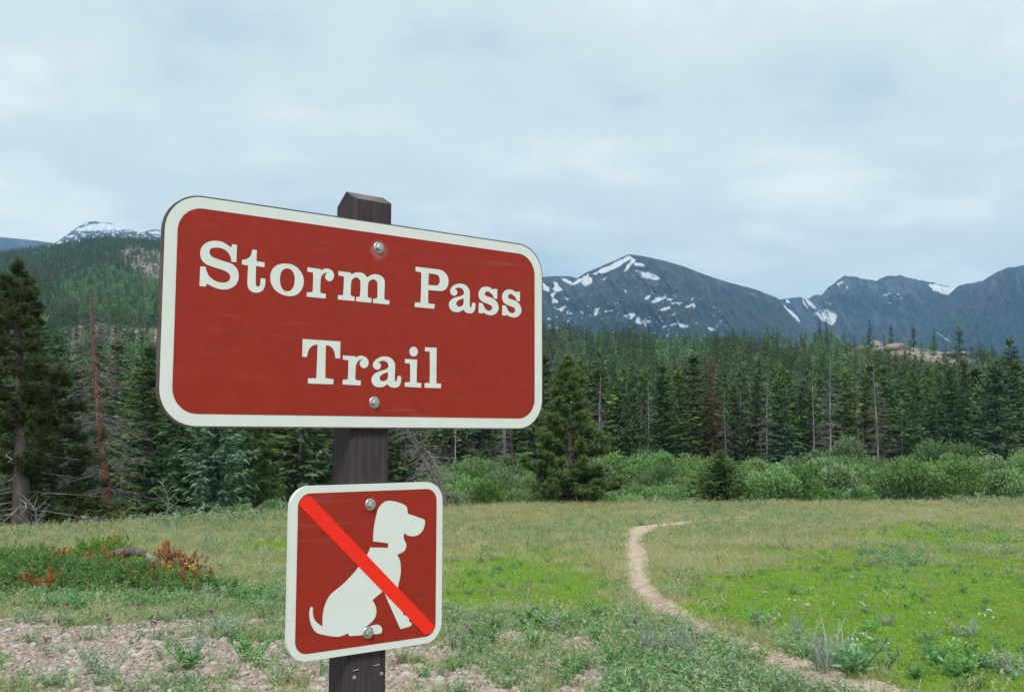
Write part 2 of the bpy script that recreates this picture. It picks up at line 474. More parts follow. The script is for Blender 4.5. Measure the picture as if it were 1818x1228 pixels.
law = mix(nt, mapr(nt, nf, .35, .7), law, (.12, .22, .03))
grv = mix(nt, mapr(nt, nvf, .35, .65), (.22, .17, .135), (.48, .39, .33))
grv = mix(nt, mapr(nt, nf, .42, .62), grv, (.24, .185, .145))
sge = mix(nt, mapr(nt, nf, .35, .65), (.12, .20, .09), (.22, .29, .15))
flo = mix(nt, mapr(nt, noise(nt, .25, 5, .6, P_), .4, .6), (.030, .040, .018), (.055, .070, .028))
rk = mix(nt, mapr(nt, noise(nt, .5, 8, .7, P_), .35, .65), (.17, .14, .12), (.40, .34, .29))
rk = mix(nt, mapr(nt, noise(nt, .12, 4, .7, P_), .50, .62), rk, (.075, .095, .045))
c = mix(nt, sm.outputs[0], dry, law)
c = mix(nt, sm.outputs[2], c, sge)
c = mix(nt, sm.outputs[1], c, grv)
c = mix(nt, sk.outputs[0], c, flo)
c = mix(nt, sk.outputs[1], c, rk)
nt.links.new(c, b.inputs['Base Color']); b.inputs['Roughness'].default_value = .95; b.inputs['Specular IOR Level'].default_value = .08
bump(nt, b, nf, .5, .05)
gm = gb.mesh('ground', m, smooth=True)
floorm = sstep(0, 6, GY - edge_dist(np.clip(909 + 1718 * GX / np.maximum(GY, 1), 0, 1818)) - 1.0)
def colattr(me, name, *ch):
    a = me.color_attributes.new(name, 'FLOAT_COLOR', 'POINT')
    arr = np.zeros((len(me.vertices), 4)); arr[:, 3] = 1
    for q, v_ in enumerate(ch): arr[:, q] = np.concatenate([[0], np.ravel(v_)]) if len(np.ravel(v_)) + 1 == len(arr) else np.ravel(v_)
    a.data.foreach_set('color', arr.ravel())
colattr(gm, 'cover', lawn, gravel, sage)
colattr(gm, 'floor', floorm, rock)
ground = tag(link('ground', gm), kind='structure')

# the trail, a strip of bare earth lying in a shallow groove
pl, pr = catmull(PATH_L, 6), catmull(PATH_R, 6)
hl, hr = hit(pl[:, 0], pl[:, 1]), hit(pr[:, 0], pr[:, 1])
nc = 9
cs = np.linspace(0, 1, nc)
SX = hl[:, None, 0] * (1 - cs) + hr[:, None, 0] * cs
SY = hl[:, None, 1] * (1 - cs) + hr[:, None, 1] * cs
wob = .10 * (fbm(SX * 5, SY * 5, 3) - .5)
SX = SX + wob
SZ = height(SX, SY) - .035 * (1 - (2 * cs - 1) ** 4)[None] + .030 * (fbm(SX * 7, SY * 9, 3) - .5)
tb = MB(); n_ = len(pl)
i = np.arange(n_ - 1)[:, None] * nc; jx = np.arange(nc - 1)[None]
tb.add(np.stack([SX, SY, SZ], -1), np.stack([i + jx, i + jx + 1, i + nc + jx + 1, i + nc + jx], -1).reshape(-1, 4))
m, nt, b, out = new_mat('trodden_trail_earth')
P_ = coords(nt)
f1 = noise(nt, 5, 6, .65, P_); f2 = noise(nt, 55, 4, .7, P_)
c = mix(nt, mapr(nt, f1, .35, .65), (.42, .315, .24), (.66, .535, .44))
c = mix(nt, mapr(nt, f2, .5, .68), c, (.32, .25, .18))
nt.links.new(c, b.inputs['Base Color']); b.inputs['Roughness'].default_value = .95; b.inputs['Specular IOR Level'].default_value = .1
bump(nt, b, f2, .6, .02)
tag(link('trail', tb.mesh('trail', m, True)), kind='structure')

# ================================================================== MOUNTAINS
def mountain(name, crest, D0, L, base_y, step, amp, snow=(), gul=26.0, skew=.6, seed=0, veg_y=None, ragged=1.2, snow_noise=0.0, speck=0, crest_x=1250):
    xs = np.arange(crest[0][0], crest[-1][0] + .01, step)
    cy_ = np.interp(xs, [c[0] for c in crest], [c[1] for c in crest])
    cy_ = cy_ + ragged * 2 * (fbm(xs / 7 + seed, xs * 0 + seed, 4, .6) - .5)
    rows = np.concatenate([np.linspace(0, 1, int(110 / step)), [1.06, 1.15, 1.4, 1.8]])
    Yp = cy_[:, None] + rows[None] * np.maximum(base_y - cy_, 2)[:, None]
    Xp = np.repeat(xs[:, None], len(rows), 1)
    t = rows[None] * np.ones_like(Xp)
    warp = 14 * (fbm(Xp / 45 + seed, Yp / 45, 3) - .5)
    rid = 1 - np.abs(2 * fbm((Xp + skew * (Yp - 500) + warp) / gul + seed, Yp / (gul * 3.2) + seed, 5, .55) - 1)
    fine = fbm(Xp / (gul * .22) + seed, Yp / (gul * .5) + seed, 4, .6) - .5
    big = fbm(Xp / 90 + seed * 3, Yp / 70, 3) - .5
    D = D0 - L * t ** .85 + amp * (rid - .75) * np.clip(t * 5, .25, 1) + amp * .55 * fine * np.clip(t * 8, .2, 1) + amp * 1.4 * big * np.clip(t * 3, 0, 1)
    d = ray(Xp, Yp); P = d * (D / d[..., 1])[..., None]; P[..., 2] += CAMZ
    # far side
    bk = P[:, 0].copy(); bk[:, 1] += 900; bk[:, 2] = np.maximum(bk[:, 2] - 620, -10)
    P = np.concatenate([bk[:, None], P], 1)
    P[..., 2] = np.maximum(P[..., 2], -10)
    nx, ny = P.shape[:2]
    i = np.arange(nx - 1)[:, None] * ny; jx = np.arange(ny - 1)[None]
    F = np.stack([i + jx, i + jx + 1, i + ny + jx + 1, i + ny + jx], -1).reshape(-1, 4)
    mb = MB(); mb.add(P, F)
    sn = np.zeros(Xp.shape)
    jit = 4.2 * (fbm(Xp / 3.2 + 3, Yp / 3.2, 4, .65) - .5) + 2.0 * (rid - .75)
    for p in snow:
        sn = np.maximum(sn, sstep(-.5, .5, poly_soft(p, Xp, Yp) + jit + .5))
    if snow_noise: sn = np.maximum(sn, sstep(.56, .64, fbm(Xp / 5 + 9, Yp / 2.4, 4, .6) - .12 * (1 - snow_noise)))
    if speck:
        sp = sstep(.70, .735, fbm(Xp / 6 + 4, Yp / 3.0 + .3 * Xp / 6, 4, .6)) * sstep(.52, .60, fbm(Xp / 40 + 8, Yp / 24, 2)) * sstep(.22, .4, t) * (1 - sstep(crest_x, crest_x + 60, Xp))
        sn = np.maximum(sn, sp)
    vg = np.zeros(Xp.shape)
    if veg_y is not None: vg = sstep(-14, 14, Yp - veg_y + 34 * (fbm(Xp / 22, Yp / 10, 4) - .5))
    me = mb.mesh(name, MOUNTAIN_MAT, True)
    pad = lambda a: np.concatenate([np.zeros((nx, 1)), a], 1)
    colattr(me, 'cover', pad(sn), pad(vg), pad(np.clip(1.6 * (rid - .45) + 1.2 * fine + .3 * big, 0, 1)))
    return tag(link(name, me), kind='structure')
m, nt, b, out = new_mat('alpine_rock_and_snow')
am = N(nt, 'ShaderNodeAttribute', attribute_name='cover')
sm = nt.nodes.new('ShaderNodeSeparateColor'); nt.links.new(am.outputs['Color'], sm.inputs[0])
P_ = coords(nt)
mp = N(nt, 'ShaderNodeMapping'); mp.inputs['Scale'].default_value = (1, 1, .16); nt.links.new(P_, mp.inputs[0])
r1 = noise(nt, .012, 8, .7, mp.outputs[0]); r2 = noise(nt, .06, 6, .7, P_)
c = ramp(nt, r1, [(.38, (.045, .044, .050)), (.5, (.085, .078, .082)), (.62, (.170, .150, .145))])
c = mix(nt, mapr(nt, r2, .35, .7, 0, .6), c, (.045, .044, .050))
c = mix(nt, mapr(nt, sm.outputs[2], .25, .75, 0, .75), c, (.030, .030, .036))     # dark crags between paler talus chutes
c = mix(nt, mth(nt, 'MULTIPLY', sm.outputs[1], mapr(nt, r2, .35, .6, .35, .9)), c, (.035, .050, .032))
c = mix(nt, sm.outputs[0], c, (.83, .85, .88))
nt.links.new(c, b.inputs['Base Color']); b.inputs['Roughness'].default_value = .95; b.inputs['Specular IOR Level'].default_value = .05
bump(nt, b, noise(nt, .03, 8, .75, P_), .9, 30.0)
MOUNTAIN_MAT = m
Z5 = lambda L: [[(940 + x / 3.952, 420 + y / 3.952) for x, y in p] for p in L]
Z6 = lambda L: [[(1360 + x / 3.969, 440 + y / 3.969) for x, y in p] for p in L]
SNOW_MAIN = Z5([
 [(700,138),(640,165),(580,195),(500,228),(480,245),(500,258),(560,240),(620,212),(680,170),(715,150)],
 [(735,180),(810,200),(790,208),(740,200)], [(715,150),(745,165),(700,215),(665,245),(690,200),(715,175)],
 [(770,258),(830,250),(880,268),(920,300),(890,305),(830,292),(790,285)], [(745,240),(790,245),(780,250)],
 [(385,300),(430,285),(440,325),(390,345),(365,325)], [(285,340),(345,300),(400,275),(420,262),(400,290),(330,330)],
 [(440,265),(490,245),(470,262)], [(515,300),(545,280),(525,300)], [(220,290),(270,305),(300,322),(280,328),(240,310)],
 [(165,320),(185,320),(215,355),(225,375),(190,385),(165,370),(180,345)], [(95,330),(140,360),(130,385),(100,375)],
 [(150,410),(180,390),(165,430),(195,450),(200,460),(165,462)], [(195,510),(240,488),(262,490),(225,520)], [(250,430),(282,432),(265,442)],
 [(668,372),(685,385),(675,395)], [(805,430),(850,412),(830,440),(812,445)], [(855,460),(890,430),(955,425),(920,450),(880,465)],
 [(970,440),(1025,432),(990,445)], [(1015,465),(1070,462),(1050,475)], [(1090,490),(1150,468),(1165,480),(1155,500),(1145,480),(1100,505)],
 [(900,515),(980,492),(985,505),(930,518)], [(990,550),(1030,538),(1020,550)], [(660,555),(735,538),(740,550),(700,588),(690,570)],
 [(740,600),(765,560),(785,595),(850,590),(820,612),(760,610)], [(935,635),(955,605),(975,625),(1045,600),(1000,625)],
 [(1045,610),(1120,620),(1110,640),(1060,635)], [(1250,640),(1280,640),(1300,655),(1270,655)], [(460,510),(495,498),(480,512),(474,550),(462,550)]])
SNOW_RANGE = Z6([
 [(340,460),(380,435),(470,440),(500,480),(490,520),(460,545),(400,510),(360,490)], [(275,360),(330,390),(355,425),(330,420),(290,385)],
 [(125,405),(180,450),(225,490),(240,530),(210,500),(150,440)], [(258,360),(292,425),(272,405)], [(145,360),(168,382),(150,382)],
 [(415,375),(452,397),(430,394)], [(500,250),(545,238),(510,262)], [(566,270),(582,285),(566,292)], [(815,330),(885,318),(850,342)],
 [(905,365),(970,346),(930,367)], [(922,320),(948,335),(928,335)], [(1145,260),(1200,258),(1330,290),(1320,325),(1270,330),(1220,310),(1180,295)], [(855,380),(888,385),(868,392)]])
SNOW_SHOULDER = Z6([[(1105,550),(1138,546),(1120,560)], [(1208,598),(1292,652),(1268,645)], [(1010,300),(1050,320),(1030,325)]])
mountain('mountain', [(640, 640), (700, 606), (760, 570), (815, 548), (850, 528), (900, 512), (940, 500), (962, 492), (985, 490), (1010, 490), (1025, 494), (1040, 484), (1060, 476), (1080, 467), (1095, 461), (1107, 455), (1118, 451.5), (1140, 454), (1180, 463), (1215, 473),
  (1250, 487), (1290, 500), (1320, 508), (1345, 515), (1370, 525), (1380, 529), (1390, 545), (1420, 575), (1470, 610), (1520, 640)], 4300, 1300, 640, .8, 250, SNOW_MAIN, 26, -.5, 2.0, 530, .6, speck=1)
mountain('mountain_range', [(1330, 560), (1360, 540), (1380, 531), (1392, 530), (1410, 528), (1420, 528), (1432, 532), (1445, 524), (1460, 522), (1470, 510), (1478, 505), (1488, 496), (1500, 490), (1520, 491), (1545, 497), (1556, 500),
  (1560, 495), (1575, 490), (1600, 489), (1612, 493), (1640, 498), (1670, 505), (1695, 512), (1720, 520), (1780, 560)], 5600, 1300, 660, 1.0, 290, SNOW_RANGE, 18, -.3, 5.0, None, 2.0)
mountain('mountain_shoulder', [(1610, 640), (1640, 590), (1665, 545), (1685, 522), (1695, 512), (1705, 506), (1720, 503), (1745, 498), (1760, 489), (1775, 480), (1790, 475), (1818, 471), (1850, 464), (1900, 470), (1960, 492), (2030, 520), (2120, 570), (2200, 640)], 4700, 1200, 680, 1.2, 250, SNOW_SHOULDER, 16, .1, 8.0, 560, 1.6)
mountain('snowy_peak', [(60, 450), (100, 430), (120, 416), (133, 406), (143, 400), (155, 394), (170, 393), (195, 396), (215, 402), (230, 408), (250, 414), (258, 411), (268, 408), (277, 407), (287, 410), (310, 420), (360, 450)], 5600, 900, 470, 1.0, 120,
  [[(134, 408), (150, 403), (160, 400), (180, 397), (205, 399), (225, 406), (210, 409), (180, 409), (140, 410)], [(264, 412), (280, 410), (288, 413), (270, 415)]], 9, .5, 11.0, None, .6, 1.0)
mountain('distant_ridge', [(-260, 460), (-160, 430), (-60, 420), (0, 421), (22, 423), (40, 424.5), (62, 427), (90, 431), (140, 440), (200, 460)], 6400, 700, 480, 2.0, 90, (), 14, .3, 14.0, None, .5)

# ================================================================== HAZE
hb = MB(); hb.box(-7400, 7400, -7400, 7500, -9, 1260)
m = bpy.data.materials.new('air_haze'); m.use_nodes = True; nt = m.node_tree; nt.nodes.clear()
o_ = nt.nodes.new('ShaderNodeOutputMaterial'); pv = nt.nodes.new('ShaderNodeVolumePrincipled')
pv.inputs['Color'].default_value = (.34, .64, 1.0, 1); pv.inputs['Density'].default_value = 0.85e-4
nt.links.new(pv.outputs[0], o_.inputs['Volume'])
tag(link('haze', hb.mesh('haze', m)), kind='stuff')

# ================================================================== THE SIGN POST
SHAPES = {"S":[[[130.0,352.1,1],[139.2,351.4,1],[138.8,317.6,1],[129.1,317.4,1],[127.1,326.2],[121.8,334.5],[113.5,339.9],[104.4,341.6],[95.5,341.0],[88.4,338.3],[85.5,333.0],[86.5,327.4],[91.6,322.6],[101.5,319.6],[114.2,316.7],[126.0,314.4],[134.4,310.8],[141.0,303.8],[144.2,293.8],[143.4,283.0],[138.2,272.6],[129.3,265.9],[118.5,262.3],[106.8,262.1],[94.2,265.3],[82.5,270.1,1],[80.0,264.5,1],[68.2,264.2,1],[68.7,302.0,1],[78.9,302.2,1],[80.8,295.4],[85.5,286.1],[93.7,279.4],[103.7,275.5],[113.6,275.2],[122.6,277.8],[127.4,284.1],[126.7,291.2],[122.0,295.6],[113.8,299.2],[101.1,301.9],[87.6,304.9],[77.8,308.3],[71.0,315.5],[67.8,324.8],[69.0,335.5],[74.9,345.1],[84.5,351.4],[96.0,354.3],[107.7,354.2],[118.6,350.3],[127.4,345.1,1]]],"t":[[[170.2,346.2,1],[179.7,346.0,1],[179.3,324.0,1],[196.4,323.1,1],[196.2,313.6,1],[178.9,314.4,1],[178.8,288.9],[179.6,277.1],[183.0,273.8],[186.7,275.1],[188.5,280.7],[189.0,291.2,1],[199.1,290.9,1],[198.5,279.8],[196.3,271.4],[190.8,265.0],[182.4,261.7],[173.0,262.4],[165.4,267.6],[162.3,276.4],[162.1,291.7],[162.7,313.6,1],[150.0,314.2,1],[150.3,323.5,1],[157.3,325.2],[163.7,329.1],[168.2,336.0]]],"o":[[[242.2,325.9],[254.1,325.2],[266.1,319.9],[276.3,308.8],[280.4,296.0],[278.4,281.8],[271.2,269.9],[260.5,262.9],[247.7,260.8],[234.0,262.9],[221.3,269.1],[212.3,280.2],[208.9,292.7],[210.7,306.7],[218.1,317.6],[229.6,323.9]],[[243.9,316.4],[252.3,314.7],[258.5,306.9],[260.7,296.0],[259.0,282.8],[253.3,273.4],[245.1,270.3],[236.7,272.3],[231.1,281.1],[229.2,293.8],[231.0,306.0],[236.7,313.6]]],"r":[[[287.5,323.4,1],[317.3,322.6,1],[317.9,319.4,1],[324.9,323.8],[333.2,325.2],[341.6,322.8],[347.1,316.2],[346.7,307.9],[343.2,302.0],[337.3,299.3],[330.1,301.9],[327.4,308.2],[329.3,313.8],[332.8,316.6,1],[326.3,315.2],[320.5,309.7],[317.7,301.7],[317.4,276.7],[321.2,273.2],[330.1,272.4,1],[329.1,263.0,1],[287.4,263.2,1],[287.5,272.3,1],[297.9,273.3],[300.3,277.3],[300.5,310.9],[297.0,313.8],[287.7,314.5,1]]],"m":[[[357.2,322.7,1],[386.4,322.4,1],[386.5,318.3,1],[395.0,322.7],[404.9,324.8],[416.1,323.2],[424.8,316.2,1],[433.7,322.1],[443.8,324.9],[455.3,323.7],[463.7,318.3],[467.1,308.4],[466.5,276.5],[470.2,272.3],[479.5,271.9,1],[478.3,262.7,1],[439.5,262.9,1],[439.6,272.1,1],[445.9,273.0],[449.1,276.1],[449.5,302.2],[446.6,311.0],[438.9,313.4],[431.4,310.1],[427.1,302.3],[426.7,277.5],[429.5,273.5],[435.8,272.7,1],[435.7,263.1,1],[399.6,263.1,1],[399.6,272.4,1],[405.8,273.3],[408.2,277.0],[409.0,301.7],[406.4,310.4],[398.9,313.6],[391.6,310.1],[387.4,303.0],[386.6,277.4],[389.2,273.4],[395.9,272.6,1],[395.9,263.4,1],[357.2,263.2,1],[357.2,272.6,1],[366.6,273.4],[369.0,276.9],[370.2,309.1],[367.1,312.7],[357.6,313.6,1]]],"P":[[[543.2,351.6,1],[595.7,351.8,1],[605.8,351.5],[616.1,349.0],[625.1,341.7],[629.7,330.2],[627.9,316.9],[620.3,307.5],[610.1,303.9,1],[576.7,303.0,1],[577.0,276.7],[581.4,273.3],[594.0,272.8,1],[592.8,262.8,1],[542.1,262.7,1],[543.0,272.8,1],[553.4,273.7],[557.1,277.2],[558.2,335.0],[555.7,340.1],[543.3,341.5,1]],[[577.5,340.2,1],[590.7,340.4,1],[602.1,338.3],[606.0,331.1],[606.1,322.5],[601.1,316.0],[593.5,314.8,1],[576.9,314.3,1]]],"a2":[[[454.3,138.0,1],[459.7,140.2],[467.5,141.6],[475.3,138.5],[478.8,131.8],[477.2,126.9],[470.0,122.6],[456.8,118.7],[445.9,113.4],[439.4,105.9],[438.4,99.1],[441.3,91.5],[448.5,86.4],[458.4,85.2],[468.3,87.0],[477.1,92.6,1],[482.8,87.4],[491.8,85.3],[501.9,86.6],[508.1,92.7],[510.2,100.6],[510.1,108.5],[506.1,110.8],[501.6,109.2],[500.0,103.2],[498.3,98.7],[495.5,100.1],[494.6,107.9],[495.0,132.5],[492.1,141.3],[484.1,148.3],[472.9,150.9],[460.7,149.6],[449.7,144.2],[442.7,137.0],[441.2,130.2],[444.6,124.5],[451.2,121.9],[457.8,124.1],[460.8,130.1],[458.7,134.8]],[[477.9,118.1,1],[478.0,109.3],[475.9,102.4],[468.2,98.2],[461.5,98.9],[457.9,103.7],[460.2,109.6],[467.9,114.3]]],"dot":[[[551.5,165.6],[550.1,160.1],[546.2,156.0],[540.8,154.3],[535.4,155.5],[531.5,159.2],[530.0,164.4],[531.3,169.9],[535.2,174.0],[540.6,175.7],[546.0,174.6],[550.0,170.9]]],"i":[[[519.3,148.0,1],[549.9,148.0,1],[549.3,102.0],[553.4,98.1],[561.6,96.9,1],[560.5,87.3,1],[519.2,88.3,1],[519.7,97.5,1],[529.7,98.3],[532.5,101.4],[532.1,135.2],[528.6,138.5],[519.4,138.8,1]]],"l":[[[569.5,176.1,1],[600.0,176.6,1],[600.0,101.7],[603.0,98.2],[612.6,97.5,1],[612.1,87.7,1],[569.3,87.6,1],[569.8,97.9,1],[579.2,98.5],[582.5,101.6],[582.0,163.6],[578.4,166.5],[569.6,167.5,1]]],"T":[[[280.6,176.8,1],[364.9,176.7,1],[364.5,141.3,1],[353.8,141.6,1],[352.3,150.9],[347.5,161.0],[339.4,166.3],[332.0,166.9,1],[332.2,104.4],[335.1,99.9],[350.5,98.4,1],[350.4,87.7,1],[294.0,87.7,1],[294.2,98.4,1],[308.3,98.9],[312.1,102.6],[313.5,167.2,1],[304.6,165.4],[297.0,159.3],[292.8,150.9],[290.8,140.8,1],[280.4,141.1,1]]],"r2":[[[370.7,148.2,1],[400.4,147.6,1],[401.1,144.9,1],[406.9,148.4],[415.1,149.7],[424.7,146.6],[430.6,140.0],[430.3,131.5],[426.3,126.0],[419.8,123.8],[413.2,126.5],[410.1,132.7],[411.8,138.1],[417.1,141.7,1],[410.6,140.7],[403.6,134.5],[400.9,123.8],[400.7,101.7],[404.3,98.2],[413.7,97.5,1],[412.9,87.4,1],[370.9,88.2,1],[371.7,98.1,1],[380.3,98.9],[383.2,102.2],[383.7,135.7],[380.7,138.7],[371.1,139.3,1]]],"s":[[[755.5,322.5,1],[765.5,322.1,1],[765.0,299.6,1],[755.5,299.8,1],[752.6,306.3],[746.7,311.5],[738.4,314.6],[732.0,312.6],[729.7,307.6],[733.8,303.6],[745.5,301.3],[756.1,297.9],[764.5,291.8],[769.3,282.5],[768.1,272.8],[761.0,264.5],[750.4,260.3],[738.7,260.4],[724.7,264.6,1],[722.9,262.1,1],[712.5,262.7,1],[713.0,286.1,1],[723.4,286.0,1],[728.1,278.2],[733.9,272.0],[741.0,269.7],[748.0,272.2],[750.9,277.7],[748.0,282.7],[739.7,285.4],[729.2,287.9],[718.7,291.8],[712.9,299.9],[712.8,310.4],[719.7,320.6],[731.3,325.0],[743.1,324.7],[753.7,319.9,1]]],"a":[[[647.4,312.6,1],[652.8,314.8],[660.6,316.2],[668.4,313.1],[671.9,306.4],[670.3,301.5],[663.1,297.2],[649.9,293.3],[639.0,288.0],[632.5,280.5],[631.5,273.7],[634.4,266.1],[641.6,261.0],[651.5,259.8],[661.4,261.6],[670.2,267.2,1],[675.9,262.0],[684.9,259.9],[695.0,261.2],[701.2,267.3],[703.3,275.2],[703.2,283.1],[699.2,285.4],[694.7,283.8],[693.1,277.8],[691.4,273.3],[688.6,274.7],[687.7,282.5],[688.1,307.1],[685.2,315.9],[677.2,322.9],[666.0,325.4],[653.8,324.2],[642.8,318.8],[635.8,311.6],[634.3,304.8],[637.7,299.1],[644.3,296.5],[650.9,298.7],[653.9,304.7],[651.8,309.4]],[[671.0,292.7,1],[671.1,283.9],[669.0,277.0],[661.3,272.8],[654.6,273.5],[651.0,278.3],[653.3,284.2],[661.0,288.9]]],"s2":[[[822.1,322.1,1],[832.1,321.7,1],[831.6,299.3,1],[822.1,299.5,1],[819.3,306.0],[813.4,311.2],[805.1,314.3],[798.8,312.3],[796.5,307.3],[800.6,303.3],[812.2,301.0],[822.7,297.6],[831.1,291.5],[835.9,282.2],[834.7,272.5],[827.6,264.2],[817.1,260.0],[805.4,260.1],[791.5,264.3,1],[789.7,261.8,1],[779.4,262.4,1],[779.9,285.8,1],[790.2,285.7,1],[794.9,277.9],[800.7,271.7],[807.7,269.4],[814.7,271.9],[817.6,277.4],[814.7,282.4],[806.4,285.1],[796.0,287.6],[785.6,291.5],[779.8,299.6],[779.7,310.1],[786.6,320.2],[798.1,324.6],[809.8,324.3],[820.3,319.5,1]]],"dog":[[[483.9,-250.7,1],[483.7,-241.2,1],[448.0,-235.2,1],[448.9,-212.0],[453.7,-185.9],[459.9,-167.3],[472.8,-155.7],[488.1,-153.3],[512.6,-159.2],[527.1,-166.4],[529.9,-175.0],[530.9,-182.0,1],[569.9,-195.5,1],[574.6,-200.4],[573.3,-209.3],[567.9,-220.6],[556.6,-228.9],[540.6,-230.3],[527.9,-226.0],[522.5,-221.9,1],[521.7,-233.3],[528.2,-247.1],[525.2,-258.4],[518.5,-262.5],[506.6,-266.6,1],[513.4,-280.4],[515.5,-299.6],[513.9,-314.7],[509.7,-329.4],[509.8,-338.9],[515.4,-360.2],[520.2,-379.6],[523.5,-393.5,1],[531.1,-395.1],[536.5,-400.2],[538.0,-408.0],[543.9,-412.4],[540.8,-418.1,1],[516.3,-421.4,1],[475.6,-341.4,1],[474.7,-338.3,1],[448.7,-354.4,1],[456.7,-369.3],[457.8,-384.2],[450.7,-396.4],[438.1,-404.9],[428.9,-407.9,1],[438.2,-407.9],[457.3,-405.3],[468.1,-409.1],[472.5,-417.4],[469.2,-424.4],[457.6,-424.2,1],[397.4,-421.4,1],[393.2,-415.4,1],[372.0,-419.4],[343.7,-413.1],[323.7,-405.4],[312.3,-389.9],[307.1,-368.1],[310.0,-354.9],[314.7,-356.5],[315.4,-369.0],[321.2,-383.1],[336.5,-395.5,1],[336.8,-371.3],[342.4,-350.4],[354.1,-333.5],[378.2,-317.7],[402.6,-297.8],[417.0,-282.4],[431.5,-266.8],[441.8,-247.1,1]]],"slash":[[[280.8,-154.2,1],[286.3,-140.0,1],[296.0,-135.0,1],[305.1,-137.5,1],[599.8,-423.3,1],[599.0,-430.9,1],[591.2,-438.9,1],[576.5,-440.2,1]]]}
YAW = R_(37.0145)
B_ = np.array([-0.64648, 1.78, 0.01407 + CAMZ])          # lower left corner of the trail board's face
dvec = np.array([math.cos(YAW), math.sin(YAW)])
UP, WP = .4010, .0910                                    # post: left edge along the board, width
base_xy = B_[:2] + dvec * (UP + WP / 2) + np.array([-dvec[1], dvec[0]]) * .057
gz = float(height(base_xy[0], base_xy[1]))
sign = thing('sign_post', (base_xy[0], base_xy[1], gz), 'dark brown wooden post carrying a red Storm Pass Trail board and a no dogs board', 'sign post', rz=YAW)
U0, V0, Y0 = UP + WP / 2, B_[2] - gz, -.057              # local x = u - U0, y = depth + Y0, z = v + V0

def flat_mat(name, col, rough=.45, var=.10, scale=30, spec=.35, streak=True):
    m, nt, b, out = new_mat(name)
    P_ = coords(nt)
    f = noise(nt, scale, 6, .65, P_)
    mp = N(nt, 'ShaderNodeMapping'); mp.inputs['Scale'].default_value = (6, 6, 90); nt.links.new(P_, mp.inputs[0])
    g = noise(nt, 1.0, 4, .6, mp.outputs[0])
    c = mix(nt, mapr(nt, f, .3, .7), [x * (1 - var) for x in col], [min(1, x * (1 + var)) for x in col])
    if streak:   # weathered streaks and chalking of the paint
        big = noise(nt, 5, 4, .6, P_)
        c = mix(nt, mth(nt, 'MULTIPLY', mapr(nt, g, .56, .72), mapr(nt, big, .42, .68, 0, .30)), c, [min(1, x * .8 + .12) for x in col])
    spl = noise(nt, 9, 8, .7, P_)
    c = mix(nt, mapr(nt, spl, .60, .72, 0, .30), c, [x * .62 + .02 for x in col])    # grime
    nt.links.new(mapr(nt, noise(nt, 14, 5, .6, P_), .3, .7, rough - .12, rough + .18), b.inputs['Roughness'])
    nt.links.new(c, b.inputs['Base Color']); b.inputs['Specular IOR Level'].default_value = spec
    bump(nt, b, f, .08, .002)
    return m
def worn_round(m, px_z, rad_):
    """paint worn pale round a bolt"""
    nt = m.node_tree; b = [q for q in nt.nodes if q.type == 'BSDF_PRINCIPLED'][0]
    src = b.inputs['Base Color'].links[0].from_socket
    P_ = coords(nt); sx = nt.nodes.new('ShaderNodeSeparateXYZ'); nt.links.new(P_, sx.inputs[0])
    dx = mth(nt, 'SUBTRACT', sx.outputs['X'], px_z[0]); dz = mth(nt, 'SUBTRACT', sx.outputs['Z'], px_z[1])
    d = mth(nt, 'SQRT', mth(nt, 'ADD', mth(nt, 'MULTIPLY', dx, dx), mth(nt, 'MULTIPLY', dz, dz)))
    d = mth(nt, 'ADD', d, mth(nt, 'MULTIPLY', noise(nt, 160, 4, .6, P_), .016))
    c = mix(nt, mapr(nt, d, rad_ + .008, rad_ * .55 + .008, 0, .32), src, (.55, .32, .28))
    nt.links.new(c, b.inputs['Base Color'])
M_WHITE = flat_mat('white_sign_paint', (.70, .725, .705), .5, .03, 20)
M_SIGNRED = flat_mat('red_brown_sign_paint', (.31, .019, .0075), .5, .10, 45)
M_BRIGHTRED = flat_mat('bright_red_tape', (.90, .024, .010), .5, .03, 20, .3, False)
m, nt, b, out = new_mat('brown_stained_wood')
P_ = coords(nt)
mp = N(nt, 'ShaderNodeMapping'); mp.inputs['Scale'].default_value = (1, 1, .06); nt.links.new(P_, mp.inputs[0])
g1 = noise(nt, 160, 6, .6, mp.outputs[0], .4); g2 = noise(nt, 12, 5, .6, P_)
c = ramp(nt, g1, [(.35, (.036, .027, .031)), (.62, (.066, .050, .057))])
nz = nt.nodes.new('ShaderNodeNewGeometry'); sx = nt.nodes.new('ShaderNodeSeparateXYZ'); nt.links.new(nz.outputs['Normal'], sx.inputs[0])
c = mix(nt, mth(nt, 'MULTIPLY', mapr(nt, g2, .3, .65), mapr(nt, sx.outputs['Z'], .2, .5)), c, (.20, .165, .16))   # the sawn top has weathered grey
nt.links.new(c, b.inputs['Base Color']); b.inputs['Roughness'].default_value = .75; b.inputs['Specular IOR Level'].default_value = .25
bump(nt, b, g1, .35, .003)
M_POST = m
M_PLY = bark_mat('weathered_plywood_edge', (.10, .07, .065), (.20, .15, .14), 40, .3)
m, nt, b, out = new_mat('galvanised_steel')
b.inputs['Metallic'].default_value = .85; b.inputs['Base Color'].default_value = (.50, .51, .53, 1); b.inputs['Roughness'].default_value = .38
bump(nt, b, noise(nt, 300, 3, .6, coords(nt)), .15, .001)
M_STEEL = m

